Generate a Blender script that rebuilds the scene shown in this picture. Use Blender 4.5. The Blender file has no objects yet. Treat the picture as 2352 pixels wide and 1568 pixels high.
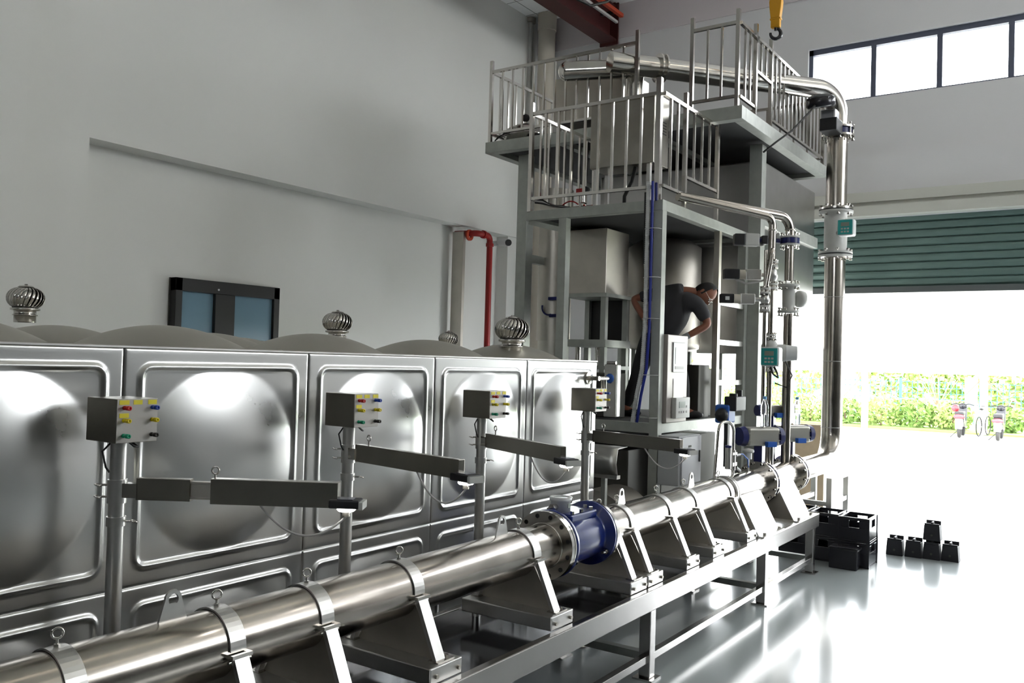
import bpy, math, random
from mathutils import Vector as V, Matrix, Quaternion
random.seed(7)
PI = math.pi
sc = bpy.context.scene
COL = sc.collection

# ------------------------------------------------------------------ camera, world, exposure
def make_camera():
    roll, pitch, yaw = -0.02829, 0.02182, 0.60481
    fwd = V((math.cos(yaw)*math.cos(pitch), math.sin(yaw)*math.cos(pitch), math.sin(pitch)))
    right = V((math.sin(yaw), -math.cos(yaw), 0)); down = -(right.cross(fwd))
    c, s = math.cos(roll), math.sin(roll)
    r2 = c*right + s*down; d2 = -s*right + c*down
    M = Matrix((r2, -d2, -fwd)).transposed().to_4x4(); M.translation = V((0, 0, 2.05))
    cd = bpy.data.cameras.new('camera'); cd.sensor_width = 36; cd.lens = 1996/2352*36
    cd.clip_start = .05; cd.clip_end = 300
    co = bpy.data.objects.new('camera', cd); co.matrix_world = M; COL.objects.link(co); sc.camera = co
make_camera()
w = bpy.data.worlds.new('world'); sc.world = w; w.use_nodes = True
nt = w.node_tree; bg = nt.nodes['Background']
bg.inputs[0].default_value = (0.93, 0.97, 1.0, 1); bg.inputs[1].default_value = 15.0
sc.view_settings.view_transform = 'Standard'; sc.view_settings.look = 'None'
sc.view_settings.exposure = 0.1; sc.view_settings.gamma = 1; sc.view_settings.use_curve_mapping = False
sun = bpy.data.lights.new('sun', 'SUN'); sun.energy = 18.0; sun.angle = math.radians(12); sun.color = (1, .96, .9)
so = bpy.data.objects.new('sun', sun); so.rotation_euler = (math.radians(35), 0, math.radians(-50)); COL.objects.link(so)

# ------------------------------------------------------------------ materials
MC = {}
def mat(name, col, rough=.5, metal=0., var=0., vscale=6., bump=0., bscale=60., stretch=None, emis=None, trans=0., rvar=0., coat=0., ior=1.45, obj=False):
    if name in MC: return MC[name]
    m = bpy.data.materials.new(name); m.use_nodes = True; t = m.node_tree; N = t.nodes; L = t.links
    b = N['Principled BSDF']
    b.inputs['Base Color'].default_value = (*col, 1); b.inputs['Roughness'].default_value = rough
    b.inputs['Metallic'].default_value = metal; b.inputs['IOR'].default_value = ior
    if trans: b.inputs['Transmission Weight'].default_value = trans
    if coat: b.inputs['Coat Weight'].default_value = coat; b.inputs['Coat Roughness'].default_value = .08
    if emis: b.inputs['Emission Color'].default_value = (*col, 1); b.inputs['Emission Strength'].default_value = emis
    if var or bump or rvar:
        tc = N.new('ShaderNodeTexCoord'); mp = N.new('ShaderNodeMapping'); L.new(tc.outputs['Object'], mp.inputs[0])
        if stretch: mp.inputs['Scale'].default_value = stretch
        if var or rvar:
            n = N.new('ShaderNodeTexNoise'); n.inputs['Scale'].default_value = vscale; n.inputs['Detail'].default_value = 5
            L.new(mp.outputs[0], n.inputs['Vector'])
            if var:
                r = N.new('ShaderNodeValToRGB'); r.color_ramp.elements[0].position = .15; r.color_ramp.elements[1].position = .85; r.color_ramp.interpolation = 'EASE'
                r.color_ramp.elements[0].color = (*[c*(1-var) for c in col], 1); r.color_ramp.elements[1].color = (*[min(1, c*(1+var*.5)) for c in col], 1)
                L.new(n.outputs['Fac'], r.inputs[0]); L.new(r.outputs[0], b.inputs['Base Color'])
            if rvar:
                q = N.new('ShaderNodeMapRange'); q.inputs['From Min'].default_value = .1; q.inputs['From Max'].default_value = .9
                q.inputs['To Min'].default_value = max(0, rough-rvar); q.inputs['To Max'].default_value = rough+rvar
                L.new(n.outputs['Fac'], q.inputs['Value']); L.new(q.outputs[0], b.inputs['Roughness'])
        if bump:
            n2 = N.new('ShaderNodeTexNoise'); n2.inputs['Scale'].default_value = bscale; n2.inputs['Detail'].default_value = 3
            L.new(mp.outputs[0], n2.inputs['Vector'])
            bp = N.new('ShaderNodeBump'); bp.inputs['Strength'].default_value = bump; bp.inputs['Distance'].default_value = .01
            L.new(n2.outputs['Fac'], bp.inputs['Height']); L.new(bp.outputs[0], b.inputs['Normal'])
    MC[name] = m; return m
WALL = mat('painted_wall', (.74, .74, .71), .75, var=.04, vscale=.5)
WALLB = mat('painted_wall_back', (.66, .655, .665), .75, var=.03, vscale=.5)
FLOOR = mat('epoxy_floor', (.30, .325, .33), .16, var=.05, vscale=.7, rvar=.05, bump=.015, bscale=3.)
STEEL = mat('polished_stainless', (.62, .595, .56), .17, 1, var=.10, vscale=9, rvar=.05)
PIPE = mat('mill_pipe_stainless', (.43, .395, .355), .2, 1, var=.14, vscale=5, stretch=(1, 1, 1), rvar=.06)
BRUSH = mat('brushed_stainless', (.60, .59, .57), .33, 1, var=.08, vscale=8, rvar=.08)
DULL = mat('dull_stainless', (.50, .47, .42), .42, 1, var=.14, vscale=4, rvar=.08)
PANEL = mat('pressed_stainless_panel', (.53, .53, .52), .29, 1, var=.06, vscale=2.2, rvar=.04)
ROOFM = mat('tank_roof_stainless', (.52, .50, .45), .5, 1, var=.08, vscale=3)
GALV = mat('galvanised_frame', (.38, .395, .365), .5, .45, var=.12, vscale=10)
DECK = mat('dark_deck', (.045, .045, .045), .8)
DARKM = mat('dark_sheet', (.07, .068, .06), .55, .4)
BLACK = mat('black_plastic', (.012, .012, .014), .45)
BLACKG = mat('black_gloss', (.015, .015, .02), .2)
IRON = mat('black_cast_iron', (.016, .016, .02), .6)
BLUE = mat('blue_enamel', (.007, .02, .15), .28, coat=.4)
NAVY = mat('navy_enamel', (.012, .016, .10), .35)
LBLUE = mat('bright_blue', (.02, .10, .42), .4)
CAP = mat('lilac_cap_face', (.55, .55, .66), .4)
GREYP = mat('light_grey_paint', (.48, .48, .46), .4)
WHITEP = mat('white_plastic', (.58, .59, .59), .35)
TEAL = mat('teal_bezel', (.02, .30, .29), .4)
LCD = mat('lcd_grey', (.22, .26, .22), .3)
BOXM = mat('box_stainless', (.36, .34, .30), .28, 1, var=.07, vscale=10)
ARM = mat('arm_stainless', (.36, .34, .30), .24, 1, var=.06, vscale=10)
BENCH = mat('bench_stainless', (.56, .54, .52), .22, 1, var=.06, vscale=6)
BOXF = mat('box_face_plate', (.42, .40, .375), .5, .5, var=.05, vscale=10)
CABG = mat('cabinet_grey_paint', (.40, .41, .42), .45)
YEL = mat('yellow_label', (.72, .62, .03), .5)
INK = mat('label_ink', (.10, .09, .02), .6)
CABLE = mat('grey_cable', (.45, .44, .43), .5)
BLKCABLE = mat('black_cable', (.015, .015, .015), .5)
ACT = mat('anodised_actuator', (.36, .35, .31), .42, .6)
REDP = mat('fire_red', (.30, .012, .012), .4)
REDB = mat('crane_red_brown', (.05, .007, .006), .5)
REDO = mat('orange_red', (.42, .05, .02), .5)
HOOKY = mat('crane_yellow', (.62, .30, .01), .45)
LEDM = mat('led_strip', (1, .98, .94), .5, emis=14)
GLASSB = mat('blue_frosted_pane', (.17, .28, .36), .18)
FRAMEB = mat('black_window_frame', (.012, .012, .012), .5)
FRAMEV = mat('slate_window_frame', (.07, .08, .12), .5)
GLASS = mat('clear_glass', (1, 1, 1), .0, trans=1., ior=1.02)
SHUT = mat('green_shutter', (.13, .20, .185), .38, .25, var=.06, vscale=2)
SHUTG = mat('shutter_rail', (.10, .11, .11), .6)
CREAM = mat('cream_housing', (.55, .55, .50), .6)
PVC = mat('cream_pvc', (.50, .46, .39), .5)
WOOD = mat('plywood', (.55, .42, .28), .6, var=.12, vscale=8)
SKIN = mat('skin', (.26, .10, .06), .5)
HAIR = mat('black_hair', (.012, .010, .010), .6)
SHIRT = mat('charcoal_tshirt', (.045, .045, .05), .85, bump=.3, bscale=9)
TROUS = mat('black_trousers', (.014, .014, .016), .85)
SOCK = mat('grey_sleeve', (.30, .30, .31), .8)
CONC = mat('outdoor_concrete', (.56, .55, .53), .9, var=.06, vscale=.6)
GRASS = mat('verge_grass', (.22, .32, .08), .9, var=.3, vscale=2.)
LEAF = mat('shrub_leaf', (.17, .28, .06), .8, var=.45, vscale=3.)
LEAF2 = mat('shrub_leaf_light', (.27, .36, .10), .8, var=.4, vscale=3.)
BARK = mat('bark', (.22, .14, .10), .9)
FENCEG = mat('green_fence', (.03, .26, .18), .5)
CANV = mat('canopy_membrane', (.75, .73, .68), .6)
POSTW = mat('white_post', (.70, .66, .60), .5)
REDS = mat('scooter_red', (.45, .03, .04), .3)
PLATE = mat('number_plate_white', (.7, .72, .78), .4)
RUBBER = mat('tyre', (.02, .02, .02), .8)
PET = mat('clear_pet', (.92, .95, 1), .05, trans=.95, ior=1.2)
CAPB = mat('sky_blue_cap', (.12, .33, .62), .4)
def tile_mat():
    m = bpy.data.materials.new('ceiling_tile'); m.use_nodes = True; t = m.node_tree; N = t.nodes; L = t.links; b = N['Principled BSDF']
    tc = N.new('ShaderNodeTexCoord'); br = N.new('ShaderNodeTexBrick'); L.new(tc.outputs['Object'], br.inputs['Vector'])
    br.offset = 0; br.inputs['Scale'].default_value = 1; br.inputs['Brick Width'].default_value = .6; br.inputs['Row Height'].default_value = .6
    br.inputs['Mortar Size'].default_value = .008; br.inputs['Color1'].default_value = (.90, .90, .89, 1); br.inputs['Color2'].default_value = (.88, .88, .87, 1)
    br.inputs['Mortar'].default_value = (.22, .22, .22, 1); L.new(br.outputs[0], b.inputs['Base Color']); b.inputs['Roughness'].default_value = .8
    return m
TILE = tile_mat()

# ------------------------------------------------------------------ mesh builder
class B:
    def __init__(s): s.v = []; s.f = []; s.sm = []
    def add(s, vs, fs, smooth=False):
        o = len(s.v); s.v += [V(p) for p in vs]; s.f += [[i+o for i in f] for f in fs]; s.sm += [smooth]*len(fs); return s
    def hexa(s, p):   # 8 points: bottom 4 ccw, top 4 ccw
        return s.add(p, [(3,2,1,0),(4,5,6,7),(0,1,5,4),(1,2,6,5),(2,3,7,6),(3,0,4,7)])
    def box(s, x0, x1, y0, y1, z0, z1):
        x0,x1 = min(x0,x1),max(x0,x1); y0,y1 = min(y0,y1),max(y0,y1); z0,z1 = min(z0,z1),max(z0,z1)
        return s.hexa([(x0,y0,z0),(x1,y0,z0),(x1,y1,z0),(x0,y1,z0),(x0,y0,z1),(x1,y0,z1),(x1,y1,z1),(x0,y1,z1)])
    def bar(s, p, q, a, b=None, up=(0,0,1)):   # rectangular bar p->q; a across, b along up
        b = a if b is None else b; p = V(p); q = V(q); d = (q-p).normalized(); u = V(up)
        if abs(d.dot(u)) > .98: u = V((1,0,0))
        x = d.cross(u).normalized()*a/2; y = x.cross(d).normalized()*b/2
        return s.hexa([p-x-y, p+x-y, p+x+y, p-x+y, q-x-y, q+x-y, q+x+y, q-x+y])
    def cyl(s, p, q, r, n=16, r2=None, caps=True, sm=True):
        r2 = r if r2 is None else r2; p = V(p); q = V(q); d = (q-p).normalized()
        u = V((0,0,1)) if abs(d.z) < .9 else V((1,0,0)); x = d.cross(u).normalized(); y = d.cross(x)
        c = [(math.cos(2*PI*i/n), math.sin(2*PI*i/n)) for i in range(n)]
        A = [p+(x*a+y*b)*r for a,b in c]; Bq = [q+(x*a+y*b)*r2 for a,b in c]
        s.add(A+Bq, [(i, (i+1)%n, n+(i+1)%n, n+i) for i in range(n)], sm)
        if caps: s.add(A, [list(range(n-1,-1,-1))]); s.add(Bq, [list(range(n))])
        return s
    def ring(s, c, axis, ro, ri, h, n=32):    # flat annular disc centred on c, thickness h
        c = V(c); d = V(axis).normalized(); u = V((0,0,1)) if abs(d.z) < .9 else V((1,0,0)); x = d.cross(u).normalized(); y = d.cross(x)
        R = [[c+d*k+(x*math.cos(2*PI*i/n)+y*math.sin(2*PI*i/n))*r for i in range(n)] for r,k in ((ro,-h/2),(ro,h/2),(ri,h/2),(ri,-h/2))]
        for a in range(4):
            b = (a+1)%4
            s.add(R[a]+R[b], [(i,(i+1)%n,n+(i+1)%n,n+i) for i in range(n)], a in (0,2))
        return s
    def lathe(s, prof, o, axis=(0,0,1), n=24, sm=True):
        o = V(o); d = V(axis).normalized(); u = V((0,0,1)) if abs(d.z) < .9 else V((1,0,0)); x = d.cross(u).normalized(); y = d.cross(x)
        vs = []; fs = []
        for r,h in prof: vs += [o+d*h+(x*math.cos(2*PI*i/n)+y*math.sin(2*PI*i/n))*max(r,1e-4) for i in range(n)]
        for k in range(len(prof)-1): fs += [(k*n+i, k*n+(i+1)%n, (k+1)*n+(i+1)%n, (k+1)*n+i) for i in range(n)]
        return s.add(vs, fs, sm)
    def tube(s, pts, r, n=12, caps=True, rs=None):
        pts = [V(p) for p in pts]; T = []
        for i in range(len(pts)):
            a = pts[max(i-1,0)]; b = pts[min(i+1,len(pts)-1)]; T.append((b-a).normalized())
        u = V((0,0,1)) if abs(T[0].z) < .9 else V((1,0,0)); x = T[0].cross(u).normalized(); vs = []; fs = []
        for i,p in enumerate(pts):
            if i:
                x = (T[i-1].rotation_difference(T[i])) @ x
            x = (x - T[i]*x.dot(T[i])).normalized(); y = T[i].cross(x); k = rs[i] if rs else r
            vs += [p+(x*math.cos(2*PI*j/n)+y*math.sin(2*PI*j/n))*k for j in range(n)]
        for i in range(len(pts)-1): fs += [(i*n+j, i*n+(j+1)%n, (i+1)*n+(j+1)%n, (i+1)*n+j) for j in range(n)]
        s.add(vs, fs, True)
        if caps: s.add(vs[:n], [list(range(n-1,-1,-1))]); s.add(vs[-n:], [list(range(n))])
        return s
    def torus(s, c, axis, R, r, n=20, m=8, a0=0, a1=2*PI):
        c = V(c); d = V(axis).normalized(); u = V((0,0,1)) if abs(d.z) < .9 else V((1,0,0)); x = d.cross(u).normalized(); y = d.cross(x)
        full = a1-a0 > 6.28
        pts = [c+(x*math.cos(a0+(a1-a0)*i/n)+y*math.sin(a0+(a1-a0)*i/n))*R for i in range(n+1)]
        return s.tube(pts, r, m, not full)
    def sph(s, c, r, n=16, m=10, sc3=(1,1,1)):
        vs = []; fs = []
        for j in range(m+1):
            t = PI*j/m
            for i in range(n): vs.append(V(c)+V((sc3[0]*r*math.sin(t)*math.cos(2*PI*i/n), sc3[1]*r*math.sin(t)*math.sin(2*PI*i/n), sc3[2]*r*math.cos(t))))
        for j in range(m): fs += [(j*n+i, (j+1)*n+i, (j+1)*n+(i+1)%n, j*n+(i+1)%n) for i in range(n)]
        return s.add(vs, fs, True)
    def prism(s, poly, o, u, v, h):   # 2d polygon in (u,v), extruded by vector h
        o = V(o); u = V(u); v = V(v); h = V(h); n = len(poly); A = [o+u*a+v*b for a,b in poly]; Bq = [p+h for p in A]
        return s.add(A+Bq, [list(range(n-1,-1,-1)), list(range(n,2*n))]+[(i,(i+1)%n,n+(i+1)%n,n+i) for i in range(n)])

def ringbox(b, X0, X1, Y0, Y1, c, z0, z1):
    return b.box(X0, X0+c, Y0, Y1, z0, z1).box(X1-c, X1, Y0, Y1, z0, z1).box(X0+c, X1-c, Y0, Y0+c, z0, z1).box(X0+c, X1-c, Y1-c, Y1, z0, z1)
def fillet(pts, R, k=8):
    pts = [V(p) for p in pts]; out = [pts[0]]
    for i in range(1, len(pts)-1):
        a, p, c = pts[i-1], pts[i], pts[i+1]; d1 = (a-p).normalized(); d2 = (c-p).normalized(); ang = d1.angle(d2)
        t = min(R/math.tan(ang/2), (a-p).length*.49 if i > 1 else (a-p).length*.95, (c-p).length*.49 if i < len(pts)-2 else (c-p).length*.95)
        r = t*math.tan(ang/2); cen = p+(d1+d2).normalized()*(r/math.sin(ang/2)); s0 = p+d1*t-cen; s1 = p+d2*t-cen
        full = s0.angle(s1); ax = s0.cross(s1).normalized()
        for j in range(k+1): out.append(cen+Quaternion(ax, full*j/k) @ s0)
    out.append(pts[-1]); return out
def sag(p, q, d, n=16):
    p = V(p); q = V(q); return [p.lerp(q, i/n)-V((0,0,d*4*(i/n)*(1-i/n))) for i in range(n+1)]

ORG = {}
def tag(o, label=None, cat=None, group=None, kind=None):
    if label: o['label'] = label
    if cat: o['category'] = cat
    if group: o['group'] = group
    if kind: o['kind'] = kind
    return o
def thing(name, label, cat, loc, group=None, kind=None):
    o = bpy.data.objects.new(name, None); o.empty_display_size = .1; o.location = loc; COL.objects.link(o); ORG[o.name] = V(loc)
    return tag(o, label, cat, group, kind)
SPLIT = {'support_leg', 'vessel_leg', 'stand_leg', 'tank_leg', 'trough_leg', 'diagonal_brace', 'top_frame'}
def part(name, b, m, parent, label=None, bev=0, org=None, kind=None):
    if name in SPLIT and len(b.v) > 8 and len(b.f)*8 == len(b.v)*6:
        for k in range(len(b.v)//8):
            c = B(); c.v = b.v[k*8:k*8+8]; c.f = [[i-k*8 for i in f] for f in b.f[k*6:k*6+6]]; c.sm = b.sm[k*6:k*6+6]
            o = part(name, c, m, parent, label, bev, org, kind)
        return o
    org = ORG[parent.name] if parent else (V(org) if org else V((0,0,0)))
    me = bpy.data.meshes.new(name); me.from_pydata([tuple(p-org) for p in b.v], [], b.f)
    me.polygons.foreach_set('use_smooth', b.sm); me.materials.append(m); me.update()
    o = bpy.data.objects.new(name, me); COL.objects.link(o); ORG[o.name] = org
    if parent: o.parent = parent
    else: o.location = org
    if bev:
        q = o.modifiers.new('bevel', 'BEVEL'); q.width = bev; q.segments = 2; q.limit_method = 'ANGLE'; q.angle_limit = .6
    if label: o['label'] = label
    if kind: o['kind'] = kind
    return o
def solo(name, b, m, label, cat, loc=(0,0,0), group=None, bev=0, kind=None):
    return tag(part(name, b, m, None, bev=bev, org=loc), label, cat, group, kind)
def struct(name, b, m, parent=None, bev=0):
    o = part(name, b, m, parent, bev=bev); o['kind'] = 'structure'; return o
def copy_tree(o, parent=None):
    c = o.copy(); COL.objects.link(c); c.parent = parent; ORG[c.name] = ORG.get(o.name, V((0,0,0)))
    for ch in list(o.children): copy_tree(ch, c)
    return c
def dup(o, loc, rz=None, label=None, group=None):
    c = copy_tree(o); c.location = loc
    if rz is not None: c.rotation_euler = (0,0,rz)
    if label: c['label'] = label
    if group: c['group'] = group
    return c

# ================================================================== the setting
XW, YW, ZC = 13.0, 8.7, 8.15
def build_room():
    struct('floor', B().box(-9, XW+.3, -9.3, YW+.3, -.3, 0), FLOOR)
    c = struct('ceiling', B().box(-9, XW+.3, -9.3, YW+.3, ZC, ZC+.3), TILE)
    # left wall: upper part stands out over a recess right of X 4.77; window opening
    wl = B()
    x0, x1, z0, z1 = 5.93, 7.43, 1.2, 2.89
    wl.box(-9, 4.77, YW-.1, YW+.3, 0, ZC)
    wl.box(4.77, XW, YW-.1, YW+.3, 4.2, ZC)
    yb = YW+.18
    wl.box(4.77, x0, yb, YW+.3, 0, 4.2).box(x1, XW, yb, YW+.3, 0, 4.2).box(x0, x1, yb, YW+.3, 0, z0).box(x0, x1, yb, YW+.3, z1, 4.2)
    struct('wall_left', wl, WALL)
    # near column on the left wall and corner column
    struct('trim_1', B().box(3.55, 4.02, YW-.35, YW-.1, 0, ZC), WALL)
    struct('trim_2', B().box(12.3, XW, YW-.05, yb, 0, ZC), WALL)
    struct('wall_rear', B().box(-9.3, -9, -9.3, YW+.3, 4.0, 5.6).box(-9.3, -9, -9.3, YW+.3, 6.4, ZC).box(-9.3,-9,-9.3,-2,5.6,6.4).box(-9.3,-9,3,YW+.3,5.6,6.4), mat('rear_wall_darkened', (.16, .16, .155), .7))  # unseen rear wall, darkened for the steel reflections, high gap lets light in
    # right wall, unseen, with high openings added and placed to light the hall
    wr = B()
    wr.box(-9, XW, -9.3, -9, 4.0, 5.0).box(-9, XW, -9.3, -9, 7.8, ZC)
    for xa, xb in ((-9, 9.0), (10.8, 11.0), (12.8, XW)): wr.box(xa, xb, -9.3, -9, 5.0, 7.8)
    struct('wall_right', wr, WALL)
    struct('trim_8', B().box(-9, XW, -9.3, -9, 0, 4.0).box(-9.3, -9, -9.3, YW+.3, 0, 4.0), mat('lower_wall_darkened', (.035, .035, .033), .6))  # unseen lower walls, coloured dark to dim what the steel reflects
    # back wall with shutter opening (Y -3.6..5.9) and clerestory
    dy0, dy1, dz = -1.2, 5.75, 4.22
    wy1, wz0, wz1 = 3.77, 5.95, 6.79
    wb = B()
    wb.box(XW, XW+.3, dy1, YW+.3, 0, dz).box(XW, XW+.3, -9.3, dy0, 0, dz)
    wb.box(XW, XW+.3, -9.3, YW+.3, dz, wz0).box(XW, XW+.3, -9.3, YW+.3, wz1, ZC)
    wb.box(XW, XW+.3, wy1, YW+.3, wz0, wz1).box(XW, XW+.3, -9.3, -5.2, wz0, wz1)
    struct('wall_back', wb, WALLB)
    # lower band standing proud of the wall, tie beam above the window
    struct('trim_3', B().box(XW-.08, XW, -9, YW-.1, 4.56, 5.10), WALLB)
    struct('trim_4', B().box(XW-.02, XW+.01, -9, YW-.1, 7.56, ZC), mat('pinkish_beam_paint', (.60, .55, .565), .75))  # top band, darker and pinker than the wall below
    # shutter housing
    hb = B().box(XW-.16, XW, -9, 6.0, 4.42, 4.56).box(XW-.12, XW, -9, 6.0, 4.36, 4.42).box(XW-.20, XW, -9, 6.0, 4.22, 4.36)
    struct('trim_5', hb, CREAM)
    # roller shutter (door_1)
    d = thing('door_1', None, None, (XW+.15, 0, 3.15), kind='structure')
    sb = B(); n = 10; zt = 4.36; zb = 3.24; h = (zt-zb)/n; prof = []
    for k in range(n):
        z = zt-k*h
        prof += [(0, z), (-.018, z-.012), (-.022, z-h*.35), (-.016, z-h*.75), (0, z-h+.012), (.012, z-h+.004)]
    prof.append((0, zb))
    vs = []; fs = []
    for a, z in prof: vs += [(XW+.1+a, dy0, z), (XW+.1+a, dy1, z)]
    for k in range(len(prof)-1): fs.append((2*k, 2*k+1, 2*k+3, 2*k+2))
    sb.add(vs, fs)
    part('shutter_curtain', sb, SHUT, d)
    part('bottom_bar', B().box(XW+.06, XW+.14, dy0, dy1, 3.155, 3.24), SHUTG, d)
    part('guide_rail', B().box(XW-.03, XW+.16, dy1-.06, dy1+.06, 0, 4.36), SHUTG, d)
    # clerestory strip (window_2)
    w2 = thing('window_2', None, None, (XW, wy1, wz0), kind='structure')
    fb = B(); X0, X1 = XW+.05, XW+.14
    fb.box(X0, X1, -5.2, wy1, wz0, wz0+.03).box(X0, X1, -5.2, wy1, wz1-.08, wz1).box(X0, X1, wy1-.06, wy1, wz0, wz1)
    part('window_frame', fb, FRAMEV, w2)
    y = 2.86
    ys = [wy1]
    while y > -5: ys.append(y); y -= .86
    for k, y in enumerate(ys[1:]): part('mullion', B().box(X0, X1, y-.035, y+.035, wz0+.03, wz1-.08), FRAMEV, w2)
    ys.append(-5.2)
    for k in range(len(ys)-1): part('glass_pane', B().box(X0+.04, X0+.046, ys[k+1]+.03, ys[k]-.03, wz0+.03, wz1-.08), GLASS, w2)
    # black framed window with frosted panes (window_1)
    w1 = thing('window_1', None, None, (x0, yb, z0), kind='structure')
    f = B(); ya, yc = YW+.06, YW+.17
    f.box(x0, x0+.09, ya, yc, z0, z1).box(x1-.09, x1, ya, yc, z0, z1).box(x0, x1, ya, yc, z1-.15, z1).box(x0, x1, ya, yc, z0, z0+.1).box(6.46, 6.74, ya-.01, yc, z0, z1-.15)
    part('window_frame', f, FRAMEB, w1, bev=.006)
    part('glass_pane', B().box(x0+.09, 6.46, ya+.04, ya+.06, z0+.1, z1-.15), GLASSB, w1)
    part('glass_pane', B().box(6.74, x1-.09, ya+.04, ya+.06, z0+.1, z1-.15), GLASSB, w1)
    part('sash_bolt', B().cyl((6.5, ya-.012, z1-.10), (6.5, ya, z1-.10), .012, 10), WHITEP, w1)
    struct('trim_6', B().box(x0-.01, x1+.01, ya+.1, yc+.05, z0, z1), DARKM)
build_room()

# ================================================================== outdoors
def build_outside():
    struct('trim_7', B().box(XW+.3, 60, -40, 60, -.35, -.02), CONC)
    solo('grass_verge', B().box(33.2, 60, -40, 60, -.02, .05), GRASS, 'pale green grass verge beyond the concrete yard', 'grass', kind='stuff')
    # shrubs : leaf clouds
    def leafball(b, c, r, n, sz):
        for _ in range(n):
            d = V((random.gauss(0,1), random.gauss(0,1), random.gauss(0,1))).normalized()*r*random.uniform(.6, 1); d.z *= .8
            p = V(c)+d; u = V((random.uniform(-1,1), random.uniform(-1,1), random.uniform(-1,1))).normalized(); q = u.orthogonal().normalized()
            b.add([p-u*sz, p+q*sz*.6, p+u*sz, p-q*sz*.6], [(0,1,2,3)])
    spots = [(34.4, 9.6, .75), (34.3, 8.3, .7), (34.2, 7.0, .8), (34.3, 5.8, .75), (34.2, 4.6, .7), (34.5, 2.9, .6), (34.0, 10.9, .8), (34.6, 12.4, .9), (35, 14.2, 1.0)]
    for i, (x, y, r) in enumerate(spots):
        t = thing('shrub', 'low yellow green shrub in the verge hedge, %s from its right end' % ['sixth', 'fifth', 'fourth', 'third', 'second', 'first', 'seventh', 'eighth', 'ninth'][i], 'shrub', (x, y, 0), 'low shrubs along the verge')
        b = B(); leafball(b, (x, y, r*.75), r, 420, .10); leafball(b, (x+.4, y+.5, r*.6), r*.8, 200, .10)
        part('foliage', b, LEAF if i % 2 else LEAF2, t); part('stem', B().cyl((x, y, 0), (x, y, r*.6), .03, 6), BARK, t)
    tr = [(44, 8.5, 2.6, 1.7), (45, 13.5, 3.2, 2.2), (43, 3.5, 2.4, 1.6), (44, 19, 4.2, 2.4), (47, 6.2, 2.8, 1.6)]
    for i, (x, y, h, r) in enumerate(tr):
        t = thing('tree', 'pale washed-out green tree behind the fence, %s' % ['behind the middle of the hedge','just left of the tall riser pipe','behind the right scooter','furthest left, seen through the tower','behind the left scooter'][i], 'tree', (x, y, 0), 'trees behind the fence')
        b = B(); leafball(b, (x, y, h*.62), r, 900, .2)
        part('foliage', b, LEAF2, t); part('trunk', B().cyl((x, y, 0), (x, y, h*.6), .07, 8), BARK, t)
    t = thing('young_tree', 'thin bare-stemmed young tree with a bamboo cross prop', 'tree', (36.2, 5.4, 0))
    b = B(); b.cyl((36.2,5.4,0), (36.2,5.4,1.0), .05, 8)
    for k in range(14):
        a = random.uniform(0, 6.28); b.cyl((36.2,5.4,.7), (36.2+.7*math.cos(a)*random.random(), 5.4+.7*math.sin(a), 1.5+random.random()*.7), .012, 5)
    part('branches', b, BARK, t); part('prop_rail', B().cyl((36.1, 4.3, 1.0), (36.1, 6.9, 1.0), .02, 6), BARK, t)
    # green mesh fence
    t = thing('mesh_fence', 'green wire mesh fence behind the shrubs', 'fence', (38, 6, 0)); b = B()
    for k in range(140): b.box(38, 38.02, -8+k*.2, -7.975+k*.2, .1, 1.7)
    for k in range(8): b.box(38, 38.02, -8, 20, .1+k*.22, .12+k*.22)
    part('wire_mesh', b, FENCEG, t)
    for k in range(10): part('fence_post', B().box(37.96, 38.06, -8+k*3, -7.9+k*3, 0, 1.8), FENCEG, t)
    # parking canopy
    t = thing('parking_canopy', 'white membrane parking canopy on curved steel posts', 'canopy', (34, 4, 0))
    for y in (7.35, 3.55, 11.2, -.6):
        pts = fillet([(33.2, y, 0), (33.2, y, 2.0), (30.6, y, 4.2)], 1.5)
        part('canopy_post', B().tube(pts, .12, 10), POSTW, t)
        part('diagonal_brace', B().cyl((33.2, y-.05, 1.9), (33.2, y-.9, .9), .02, 6).cyl((33.2, y+.05, 1.9), (33.2, y+.9, .9), .02, 6), BARK, t)
    part('eave_beam', B().box(33.1, 33.3, -3, 14, 2.0, 2.16), POSTW, t)
    b = B(); vs = []; fs = []; n = 12
    for i in range(n+1):
        a = i/n; x = 33.6-a*5.2; z = 2.15+2.3*math.sin(a*PI/2)
        vs += [(x, -3, z), (x, 14, z)]
    for i in range(n): fs.append((2*i, 2*i+1, 2*i+3, 2*i+2))
    b.add(vs, fs, True); m = part('membrane', b, CANV, t); s_ = m.modifiers.new('solid', 'SOLIDIFY'); s_.thickness = .03
    t = thing('notice_board', 'pale blue board standing beside the canopy post', 'sign', (34.2, 4.1, 0))
    part('board', B().box(34.2, 34.24, 3.85, 4.25, .9, 1.9), mat('board_blue', (.35, .62, .75), .5), t); part('post', B().box(34.2, 34.24, 4.03, 4.07, 0, .9), POSTW, t)
    t = thing('sign_plate', 'small blue sign plate on the left canopy post', 'sign', (32.9, 7.2, 1.1)); part('plate', B().box(32.9, 32.93, 7.12, 7.24, .95, 1.55), mat('board_blue2', (.1, .35, .6), .5), t)
build_outside()

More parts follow.
